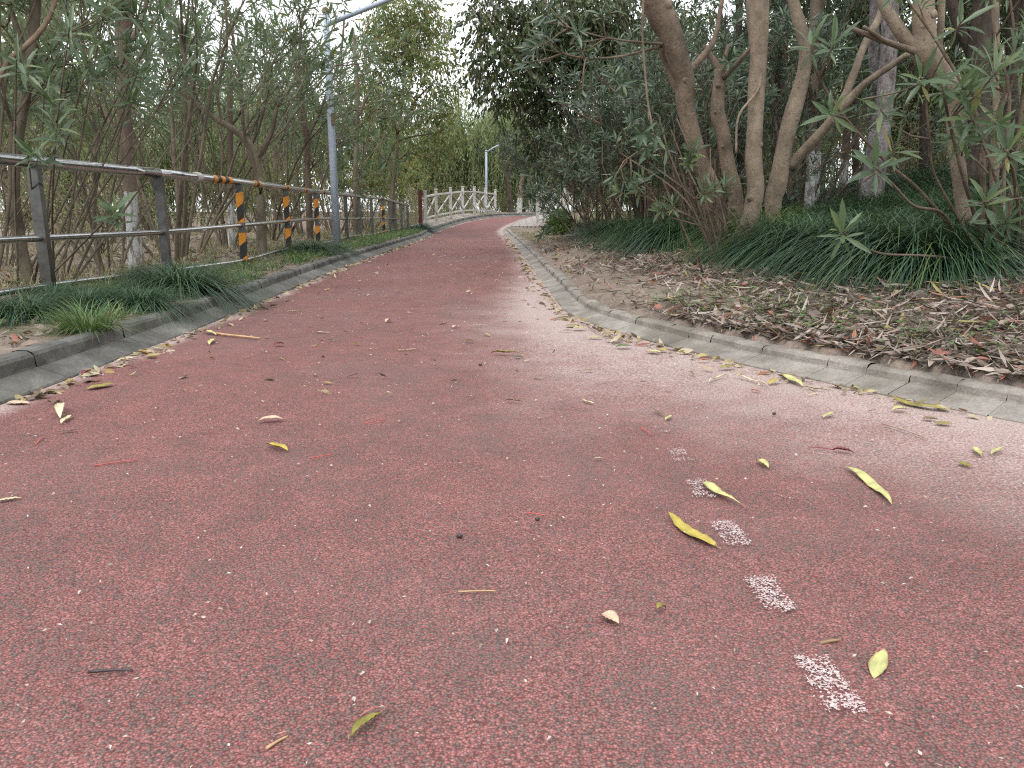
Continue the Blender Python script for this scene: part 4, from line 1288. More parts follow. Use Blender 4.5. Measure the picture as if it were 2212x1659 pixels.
# trunks standing beyond the bridge
t = traced_tree("tree", "dark trunk forked in a Y beyond the bridge, left of the whitewashed one", 'bark_dark', [(1091, 350, 5), (1096, 390, 8), (1101, 425, 9), (1103, 458, 10)], 41,
                [([(1097, 392, 5), (1104, 365, 4), (1110, 335, 4), (1114, 300, 3)], 41), ([(1092, 355, 4), (1082, 320, 3), (1078, 280, 2)], 41)])
t = traced_tree("tree", "curving brown trunk with a whitewashed foot beyond the bridge", 'bark_wash', [(1128, 300, 6), (1131, 350, 8), (1127, 385, 9), (1124, 420, 10), (1122, 458, 12)], 39,
                [([(1128, 380, 6), (1140, 362, 5), (1152, 340, 4)], 39)])
t = traced_tree("tree", "straight dark trunk with a pale foot beyond the bridge, right of the curving one", 'bark_wash', [(1142, 340, 7), (1144, 400, 8), (1145, 440, 9)], 44)


# willows: long hanging strands
def willow_parts(seed, H=9, n_str=420):
    g = np.random.default_rng(seed)
    tb = MB()
    P, d = grow(g, (0, 0, -.2), (.03, 0, 1), H * .5, 7, .06); tb.tube(P, np.linspace(.2, .1, 7), 8)
    ends = []
    for k in range(11):
        a = k * 2.4
        P2, d2 = grow(g, P[int(g.integers(3, 7))], (math.cos(a), math.sin(a), 1.3), H * g.uniform(.3, .5), 6, .12, -.05); tb.tube(P2, np.linspace(.07, .02, 6), 5)
        ends += [P2[2], P2[3], P2[4], P2[5]]
    lf = MB()
    B, D, LL = [], [], []
    for k in range(n_str):
        p = ends[int(g.integers(len(ends)))] + g.normal(0, .55, 3)
        L = g.uniform(1.2, H * .45)
        sway = g.normal(0, .13, 2)
        m = int(L / .11)
        t = np.linspace(0, 1, m)
        q = p + np.stack([sway[0] * L * t ** .6, sway[1] * L * t ** .6, -L * t], 1)
        B.append(q); D.append(g.normal(0, .45, (m, 3)) + np.array([0, 0, -1.0])); LL.append(g.uniform(.16, .28, m))
    B, D, LL = map(np.concatenate, (B, D, LL))
    leaves(lf, 'diamond', B, D, g.normal(size=B.shape), LL, LL * .24, curl=0, fold=0)
    return tb.mesh("trunk", M['bark_grey'], True), lf.mesh("crown", M['willow'])


WL = [willow_parts(50, 9, 1300), willow_parts(51, 8, 1200)]
for k, (x, y, sc, lab) in enumerate([(-2.6, 44, 1.0, "pale green willow beyond the bridge, left of the far lamp post"), (.6, 46, 1.0, "pale green willow beyond the bridge, right of the far lamp post"), (-6.4, 46, .95, "pale green willow far behind the yellowing tree"),
                                     (-17, 30, .8, "pale willow far left behind the pale leaning trunk"), (-10, 24, .7, "pale willow showing through the oleanders behind the railing"), (9.2, 17.5, .62, "pale willow glimpsed between the dark trunks of the right bank"), (14, 22, .8, "pale willow at the far right behind the pale forking trunk"), (-.6, 58, 1.15, "tallest pale willow behind the others at the end of the path"), (5.0, 52, 1.05, "pale willow behind the dark overhanging tree"),
                                     (-14, 42, 1.1, "distant pale willow behind the taped railing posts"), (6.6, 21, .62, "pale willow behind the straight tan trunk on the right"), (11.2, 19.5, .68, "pale willow between the flaky trunk and the pale forking trunk"), (4.3, 24, .6, "pale willow behind the dark oleanders of the right bank")]):
    root = empty("willow_tree", (x, y, float(tz(x, y)) - .05), k * 1.9, lab, "tree", "pale green willows")
    root.scale = (sc,) * 3
    link("trunk", WL[k % 2][0], root); link("crown", WL[k % 2][1], root)


# dry brush: bushes of thin bare stems with a few leaves
def brush_parts(seed):
    g = np.random.default_rng(seed)
    tb, pts = MB(), []
    for _ in range(26):
        a = g.uniform(0, 6.28)
        P, d = grow(g, (math.cos(a) * .2, math.sin(a) * .2, -.05), (math.cos(a) * .5, math.sin(a) * .5, g.uniform(.6, 1.5)), g.uniform(.7, 1.7), 6, .16, -.02)
        tb.tube(P, np.linspace(.011, .004, 6), 4)
        for _ in range(3):
            P2, d2 = grow(g, P[int(g.integers(2, 6))], kink(g, d, g.uniform(.4, 1.1)), g.uniform(.25, .6), 4, .18, 0)
            tb.tube(P2, np.linspace(.005, .002, 4), 3); pts += [P2[1], P2[2], P2[3]]
    pts = np.repeat(np.array(pts), 5, 0); n_ = len(pts)
    lf = MB(); ll = g.uniform(.04, .09, n_)
    leaves(lf, 'diamond', pts + g.normal(0, .06, (n_, 3)), g.normal(size=(n_, 3)), g.normal(size=(n_, 3)), ll, ll * .4)
    return tb.mesh("stem_cluster", M['bark_grey'], True), lf.mesh("foliage", M['dry']), lf.mesh("foliage", M['olive'])


BR = [brush_parts(70 + k) for k in range(3)]
spots = [(-5.6, 8.4), (-6.2, 11.6), (-7.4, 16.6), (-5.8, 19.6), (-7.6, 22), (-9.2, 14.2), (-5.6, 25.5), (-4.6, 27.4), (-3.9, 29), (-3.5, 31.5), (-3.0, 34), (-2.6, 36.5), (-1.6, 38.5), (-5.5, 31), (-4.6, 35.5), (-6.5, 36), (0.2, 42.5), (2.0, 43.5), (3.2, 42), (-1.2, 44), (1.2, 46), (-3.4, 40.5), (3.8, 19), (4.7, 17), (5.6, 16), (6.5, 15.2), (7.6, 14.6), (5.0, 21), (8.6, 16), (3.6, 22), (9.6, 15.5), (3.2, 15.2)]
for k, (x, y) in enumerate(spots):
    root = empty("dry_bush", (x, y, float(tz(x, y))), k * 1.1, "straggly bush at the back of the right bank behind the dark trunks" if x > 3 and y < 28 else "dry straggly bush in the undergrowth behind the railing" if y < 28 else "dry straggly bush in the undergrowth around the far end of the bridge", "bush", "bushes behind the right bank" if x > 3 and y < 28 else "dry bushes in the undergrowth")
    root.scale = (.9 + .1 * (k % 4),) * 3
    b3 = BR[k % 3]
    link("stem_cluster", b3[0], root); link("foliage", b3[1 + (k // 3) % 2], root)


# ------------------------------------------------------------ grass
def tuft_mb(g, n_, L=(.25, .42), W=.0045, r=.09, droop=1.0, seg=5, lean=None, c=(0, 0, 0), mb=None):
    mb = mb or MB()
    a = g.uniform(0, 6.283, n_)
    rr = r * np.sqrt(g.uniform(0, 1, n_))
    base = np.stack([np.cos(a) * rr, np.sin(a) * rr, np.zeros(n_) - .02], 1) + np.array(c)
    a2 = a + g.normal(0, .5, n_)
    out = np.stack([np.cos(a2), np.sin(a2), np.zeros(n_)], 1)
    if lean is not None: out = unit(out + np.array(lean))
    ll = g.uniform(L[0], L[1], n_)
    el = g.uniform(.75, 1.5, n_)
    t = np.linspace(0, 1, seg + 1)
    h = ll[:, None] * (np.sin(el)[:, None] * t - droop * (.35 + .5 * np.cos(el)[:, None]) * t ** 2.2)
    o = ll[:, None] * (np.cos(el)[:, None] * t * .9 + .38 * droop * t ** 1.8)
    P = base[:, None] + out[:, None] * o[..., None] + np.array([0, 0, 1.0]) * h[..., None]
    side = np.stack([-out[:, 1], out[:, 0], np.zeros(n_)], 1)
    w = W * (1 - t ** 3 * .85) * (g.uniform(.7, 1.3, n_)[:, None])
    A, B = P - side[:, None] * w[..., None] / 2, P + side[:, None] * w[..., None] / 2
    V = np.stack([A, B], 2).reshape(n_, -1, 3)
    k = 2 * (seg + 1)
    q = np.array([(2 * i, 2 * i + 1, 2 * i + 3, 2 * i + 2) for i in range(seg)])
    mb.add(V.reshape(-1, 3), (q[None] + (np.arange(n_) * k)[:, None, None]).reshape(-1, 4))
    return mb


gg = np.random.default_rng(77)
TF = [tuft_mb(gg, 1100, (.38, .62), .0058, .17, 1.45, 6).mesh("mondo_tuft", M['mondo']) for _ in range(3)]
TB = [tuft_mb(gg, 1100, (.4, .64), .0058, .17, 1.3, 6).mesh("mondo_tuft", M['grass'])]
TG = [tuft_mb(gg, 420, (.18, .34), .005, .11, .9).mesh("grass_tuft", M['grass']) for _ in range(3)]


def tuft(meshes, k, px, py, sc, label, cat, group, rz=None, x=None, y=None, squash=1.0):
    if x is None:
        p = on_ground(px, py); x, y = p[0], p[1]
    me = meshes[k % len(meshes)]
    o = link(me.name.split('.')[0], me)
    o.location = (x, y, float(tz(x, y)) - .01)
    o.scale = (sc, sc, sc * squash)
    o.rotation_euler = (0, 0, gg.uniform(0, 6.28) if rz is None else rz)
    return tag(o, label, cat, group)


GL = "grass tufts along the left kerb"
for k, (m, px, py, sc, lab) in enumerate([
        (TF, 395, 635, 1.12, "biggest dark arching grass tuft hanging over the left kerb"), (TF, 345, 612, .8, "dark grass tuft behind the biggest one at the second railing post"),
        (TF, 300, 668, .72, "mid green grass tuft on the kerb just left of the biggest dark tuft"), (TF, 190, 668, .7, "grass tuft at the foot of the nearest railing post"),
        (TG, 190, 715, 1.0, "yellow-green grass tuft right on the left kerb, nearest of the tufts"), (TF, 50, 690, .75, "grass tuft spreading at the left edge"),
        (TF, 110, 650, .6, "dark grass tuft left of the nearest railing post"), (TF, 672, 550, 1.05, "dark grass tuft at the third striped tape post"), (TF, 722, 545, .7, "dark grass tuft at the foot of the near lamp post"),
        (TG, 240, 640, .95, "green grass tuft along the bottom tube of the railing"), (TF, 910, 495, .95, "dark grass tuft at the foot of the dark red post")]):
    tuft(m, k, px, py, sc, lab, "grass tuft", GL)
GR = "dark grass tufts along the foot of the right bank"
for k, (px, py, sc, lab) in enumerate([
        (1262, 500, 1.0, "dark grass tuft nearest the round green shrub"), (1305, 510, 1.1, "dark grass tuft on the right bank, second from the round green shrub"), (1340, 522, 1.1, "dark grass tuft below the oleander stems, left of the two rounded ones"),
        (1395, 530, 1.15, "rounded dark grass tuft in front of the oleander stems"), (1462, 536, 1.2, "rounded dark grass tuft just left of the brown trunks"), (1505, 512, .7, "dark grass tuft tucked in behind the foot of the brown trunks"),
        (1640, 548, 1.15, "bright-edged arching grass tuft in front of the straight tan trunk"), (1725, 562, 1.15, "arching grass tuft below the leaning tan trunk"), (1800, 572, 1.1, "deep green grass tuft behind the low leaf rosette"),
        (1880, 580, 1.15, "deep green grass tuft above the big yellow leaf"), (1955, 588, 1.15, "dark grass tuft left of the arching oleander stems"), (2030, 590, 1.1, "dark grass tuft at the foot of the arching oleander stems"),
        (1225, 492, .75, "small dark grass tuft right under the round green shrub")]):
    tuft(TB if 'bright' in lab else TF, k, px, py, sc * 1.3, lab, "grass tuft", GR, squash=1.18)
# the rest of the bank: one ground cover
mb = MB()
cnt = 0
while cnt < 430:
    x, y = gg.uniform(1.2, 10), 5.3 + 14.5 * gg.uniform() ** 1.3
    d = float(pdist(x, y, RS))
    if d < 1.75 or x < float(xR(y)) or (d < 2.0 and y > 12) or abs(x / y) > .75: continue
    tuft_mb(gg, 340, (.36, .64), .007, .22, 1.3, 4, None, (x, y, float(tz(x, y))), mb)
    cnt += 1
tag(link("mondo_grass", mb.mesh("mondo_grass", M['mondo'])), "dark grass covering the right bank", "ground cover", None, "stuff")
# short green grass on the left verge
mb = MB()
cnt = 0
while cnt < 650:
    y = 3.5 + 21.5 * gg.uniform(0, 1) ** .8
    x = float(xL(y)) - .3 - abs(gg.normal(0, .62))
    if y < 6 and gg.uniform() < .6: continue
    tuft_mb(gg, 34, (.1, .24), .0055, .11, .9, 3, None, (x, y, float(tz(x, y))), mb)
    cnt += 1
tag(link("verge_grass", mb.mesh("verge_grass", M['grass'])), "short green grass on the verge beside the left kerb", "grass", None, "stuff")
mb = MB()
for _ in range(900):
    y = gg.uniform(5, 34); x = -3.2 - abs(gg.normal(0, 1)) * (1 + y * .22)
    tuft_mb(gg, 14, (.08, .3), .007, .12, .5, 3, None, (x, y, float(tz(x, y))), mb)
for _ in range(160):
    y = gg.uniform(15.5, 24); x = float(xR(y)) + .3 + abs(gg.normal(0, .5))
    tuft_mb(gg, 22, (.04, .12), .006, .12, .6, 3, None, (x, y, float(tz(x, y))), mb)
tag(link("dry_grass", mb.mesh("dry_grass", M['drygrass'])), "dry straw coloured grass in the wood behind the railing", "grass", None, "stuff")


# ------------------------------------------------------------ litter
def litter(mb, X, Y, Z, L, Wr, g, tilt=.35, kind='lance'):
    n_ = len(X)
    a = g.uniform(0, 6.283, n_)
    d = np.stack([np.cos(a), np.sin(a), g.normal(0, tilt, n_)], 1)
    nn = np.stack([g.normal(0, .45, n_), g.normal(0, .45, n_), np.ones(n_)], 1)
    leaves(mb, kind, np.stack([X, Y, Z], 1) - unit(d) * (L / 2)[:, None], d, nn, L, L * Wr, curl=g.normal(.05, .25, n_), fold=g.uniform(-.1, .75, n_), twist=g.normal(0, .8, n_))


g = np.random.default_rng(8)
mb = MB()
N = 85000
Y = 2.2 + 15 * g.uniform(0, 1, N) ** 1.9
X = xR(Y) + g.uniform(.2, 4.6, N)
dR = pdist(X, Y, RS)
# thinner on the bare earth close to the kerb further up
bare = sstep(4.0, 5.4, Y) * (1 - sstep(.5, 1.3, dR))
keep = (dR > .235) & (dR < 3.0) & (g.uniform(0, 1, N) < np.clip(1 - .88 * bare + .25 * wob(X * 1.3, Y * 1.3), .05, 1)) & (X / Y < .8)
X, Y, dR = X[keep], Y[keep], dR[keep]
Z = tz(X, Y) + np.abs(g.normal(0, .02, len(X))) + .004
L = g.uniform(.05, .19, len(X))
litter(mb, X, Y, Z, L, g.uniform(.045, .11, len(X)), g, .28)
k = g.uniform(0, 1, len(X)) < .06
litter(mb, X[k] + .02, Y[k], Z[k] + .01, g.uniform(.035, .07, k.sum()), g.uniform(.5, .7, k.sum()), g, .3, 'ovate')
N = 5500
Y = 2.2 + 11 * g.uniform(0, 1, N) ** 1.8
X = xR(Y) + g.uniform(.2, 4.0, N); dR = pdist(X, Y, RS)
k = (dR > .25) & (dR < 2.8) & (X / Y < .8) & (g.uniform(0, 1, N) < np.where((Y > 4.6) & (dR < .9), .12, 1))
X, Y = X[k], Y[k]
litter(mb, X, Y, tz(X, Y) + .012 + np.abs(g.normal(0, .018, len(X))), g.uniform(.1, .2, len(X)), g.uniform(.08, .17, len(X)), g, .22)
k = g.uniform(0, 1, len(X)) < .14
litter(mb, X[k] + .03, Y[k], tz(X[k], Y[k]) + .035, g.uniform(.05, .09, k.sum()), g.uniform(.45, .7, k.sum()), g, .3, 'ovate')
N = 5000
Y = 2.3 + 2.6 * g.uniform(0, 1, N); X = xR(Y) + g.uniform(.2, 1.1, N); dR = pdist(X, Y, RS); k = (dR > .245) & (dR < .5); X, Y = X[k], Y[k]
litter(mb, X, Y, tz(X, Y) + .01 + np.abs(g.normal(0, .01, len(X))), g.uniform(.05, .13, len(X)), g.uniform(.1, .3, len(X)), g, .15)
N = 2600
Y = 2.8 + 22 * g.uniform(0, 1, N) ** 1.5
X = xL(Y) - .28 - np.abs(g.normal(0, .9, N))
L = g.uniform(.04, .13, N)
litter(mb, X, Y, tz(X, Y) + .012, L, g.uniform(.1, .4, N), g)
Y = g.uniform(6, 30, 3000); X = -3.6 - np.abs(g.normal(0, 1, 3000)) * (1 + Y * .16)
litter(mb, X, Y, tz(X, Y) + .015, g.uniform(.06, .16, 3000), g.uniform(.12, .4, 3000), g)
tag(link("leaf_litter", mb.mesh("leaf_litter", M['litter'])), "thick litter of dead narrow leaves on the ground beside the path", "leaf litter", None, "stuff")

# leaves swept against both kerbs
mb = MB()
N = 620
Y = 3.0 + 24 * g.uniform(0, 1, N) ** 1.3
X = xL(Y) + .02 + np.abs(g.normal(0, .065, N))
litter(mb, X, Y, zp(Y) + .008, g.uniform(.03, .1, N), g.uniform(.15, .5, N), g, .1, 'ovate')
N = 450
Y = 4.1 + 20 * g.uniform(0, 1, N) ** 1.5
X = xR(Y) - .02 - np.abs(g.normal(0, .09, N))
litter(mb, X, Y, zp(Y) + .008, g.uniform(.03, .1, N), g.uniform(.15, .5, N), g, .1, 'ovate')
N = 70
Y = g.uniform(2.75, 4.1, N); X = xR(Y) - .03 - np.abs(g.normal(0, .05, N))
litter(mb, X, Y, zp(Y) + .008, g.uniform(.03, .08, N), g.uniform(.15, .55, N), g, .1, 'ovate')
tag(link("kerb_litter", mb.mesh("kerb_litter", M['edge_litter'])), "yellow and tan leaf scraps swept along the kerbs", "leaf litter", None, "stuff")

# chips and needles on the path
mb = MB()
N = 3400
Y = .75 + 9 * g.uniform(0, 1, N) ** 1.8
X = xL(np.full(N, 3.0)) + g.uniform(0, 1, N) * 4.6
k = (X > xL(Y)) & (X < xR(Y)); X, Y = X[k], Y[k]
litter(mb, X, Y, np.full(len(X), .009) + .004 * wob(X * .7, Y * .7), g.uniform(.003, .011, len(X)) * (1 + .12 * Y), g.uniform(.25, .6, len(X)), g, .05, 'diamond')
tag(link("chips", mb.mesh("chips", M['chip'])), "pale wood chips strewn over the red path", "chips", None, "stuff")
mb = MB()
N = 420
Y = .8 + 16 * g.uniform(0, 1, N) ** 1.6; X = g.uniform(-2, 1.6, N); k = (X > xL(Y)) & (X < xR(Y)); X, Y = X[k], Y[k]
litter(mb, X, Y, np.full(len(X), .01), g.uniform(.02, .06, len(X)), g.uniform(.03, .06, len(X)), g, .02, 'diamond')
tag(link("needles", mb.mesh("needles", M['needle'])), "fine reddish needles strewn over the red path", "needles", None, "stuff")
mb = MB()
N = 420
Y = 3 + 20 * g.uniform(0, 1, N) ** 1.2; X = xL(Y) + g.uniform(.05, 1, N) * (xR(Y) - xL(Y)); 
litter(mb, X, Y, zp(Y) + .012, g.uniform(.02, .075, N), g.uniform(.12, .4, N), g, .1, 'lance')
tag(link("leaf_scraps", mb.mesh("leaf_scraps", M['edge_litter'])), "small leaf scraps scattered up the red path", "leaf litter", None, "stuff")

# seedlings in the litter near the right kerb
mb = MB()
for _ in range(330):
    y = 2.5 + 2.9 * g.uniform() ** .9; d = .28 + abs(g.normal(0, .4)); x = float(xR(y)) + d * 1.3
    z0 = float(tz(x, y)); h = g.uniform(.03, .07); c = np.array([x, y, z0 + h])
    m = int(g.integers(3, 6)); a = g.uniform(0, 6.28) + np.arange(m) * 6.283 / m
    d_ = np.stack([np.cos(a), np.sin(a), g.uniform(.1, .6, m)], 1); ll = g.uniform(.018, .04, m)
    leaves(mb, 'ovate', np.repeat(c[None], m, 0), d_, np.array([[0, 0, 1.0]] * m), ll, ll * .5)
    mb.tube([c - [0, 0, h + .01], c], [.0015, .001], 3)
tag(link("seedlings", mb.mesh("seedlings", M['weed'])), "small green seedlings among the litter by the right kerb", "weeds", None, "stuff")


# ------------------------------------------------------------ single fallen leaves and twigs on the path
def hue(name, c, rough=.5):
    m, n, l, b = newmat(name)
    co = coord(n)
    t = noise(n, l, 28, 5, .65, co)
    r = ramp(n, [(.3, tuple(x * .62 for x in c)), (.55, c), (.8, tuple(min(1, x * 1.25) for x in c))])
    l.new(t.outputs[0], r.inputs[0])
    sp_ = ramp(n, [(.68, (0, 0, 0)), (.74, (1, 1, 1))]); l.new(noise(n, l, 120, 2, .5, co).outputs[0], sp_.inputs[0])
    l.new(mix(n, l, mathn(n, l, 'MULTIPLY', sp_.outputs[0], .5), r.outputs[0], (.1, .07, .03)), b.inputs['Base Color'])
    at_ = n.new("ShaderNodeAttribute"); at_.attribute_name = 'across'
    c0 = b.inputs['Base Color'].links[0].from_socket
    rim_ = ramp(n, [(0, (1.35, 1.3, 1.25)), (.07, (1, 1, 1)), (.7, (1, 1, 1)), (1, (.62, .5, .4))]); l.new(at_.outputs['Fac'], rim_.inputs[0])
    l.new(mix(n, l, 1.0, c0, rim_.outputs[0], 'MULTIPLY'), b.inputs['Base Color'])
    bump(n, l, t.outputs[0], .3, .004, b)
    b.inputs['Roughness'].default_value = rough
    return m


HU = {'yellow': hue("leaf_yellow", (.4, .32, .06)), 'olive': hue("leaf_olive", (.25, .22, .045)), 'lime': hue("leaf_lime", (.46, .45, .19)), 'cream': hue("leaf_cream", (.6, .53, .34)), 'pink': hue("leaf_pinkish_tan", (.6, .42, .3)),
      'brown': hue("leaf_brown", (.2, .13, .07)), 'red': hue("leaf_dark_red", (.16, .025, .025)), 'green': hue("leaf_green", (.07, .14, .03)), 'salmon': hue("leaf_salmon", (.5, .17, .12)), 'greybrown': hue("leaf_grey_brown", (.25, .18, .16)), 'tan': hue("stick_tan", (.36, .24, .13)), 'dark': hue("stick_dark", (.035, .025, .03)), 'needle': hue("stick_red", (.35, .07, .06))}


def leaf_mb(p0, p1, W, curl, fold, shape, stalk):
    """one detailed leaf lying from p0 to p1: blade outline by shape, cupped across, bowed along"""
    d = p1 - p0; L = np.linalg.norm(d); d = d / L
    s = np.cross([0, 0, 1.0], d); up = np.array([0, 0, 1.0])
    nt = 13
    t = np.linspace(0, 1, nt)
    if shape == 'long': w = np.sin(np.pi * t ** .85) ** .75 * (1 - .15 * t)
    elif shape == 'paddle': w = np.sin(np.pi * t ** 1.7) ** .8
    else: w = np.sin(np.pi * t ** .8) ** .8
    w[-1] = .02; w[0] = .06
    v = np.array([-1, -.7, -.35, -.08, 0, .08, .35, .7, 1])
    sway = .06 * L * np.sin(np.pi * t) * (1 if shape != 'oval' else .3)
    V = []
    for i, ti in enumerate(t):
        zc = .004 + curl * L * (4 * ti * (1 - ti)) + (.02 * L * np.sin(ti * 9))
        for vv in v:
            V.append(p0 + d * L * ti + s * (sway[i] + W / 2 * w[i] * vv * (1 - .25 * abs(fold) * abs(vv))) + up * (max(zc, .003) + fold * W / 2 * w[i] * abs(vv) ** 1.6 + .0012 * np.sin(ti * 40 + vv * 9)))
    V = np.array(V)
    V[:, 2] -= min(0, (V[:, 2] - p0[2]).min()) 
    mb = MB()
    nv = len(v)
    i, j = np.meshgrid(np.arange(nt - 1), np.arange(nv - 1), indexing='ij')
    mb.add(V, np.stack([i * nv + j, (i + 1) * nv + j, (i + 1) * nv + j + 1, i * nv + j + 1], -1))
    mb.across = np.tile(np.abs(v), nt)
    st = MB()
    if stalk: st.tube([p0 + d * .01 + up * .006, p0 - d * stalk * .5 + up * .007 + s * .004, p0 - d * stalk + up * .005], [.0014, .0014, .001], 5)
    return mb, st


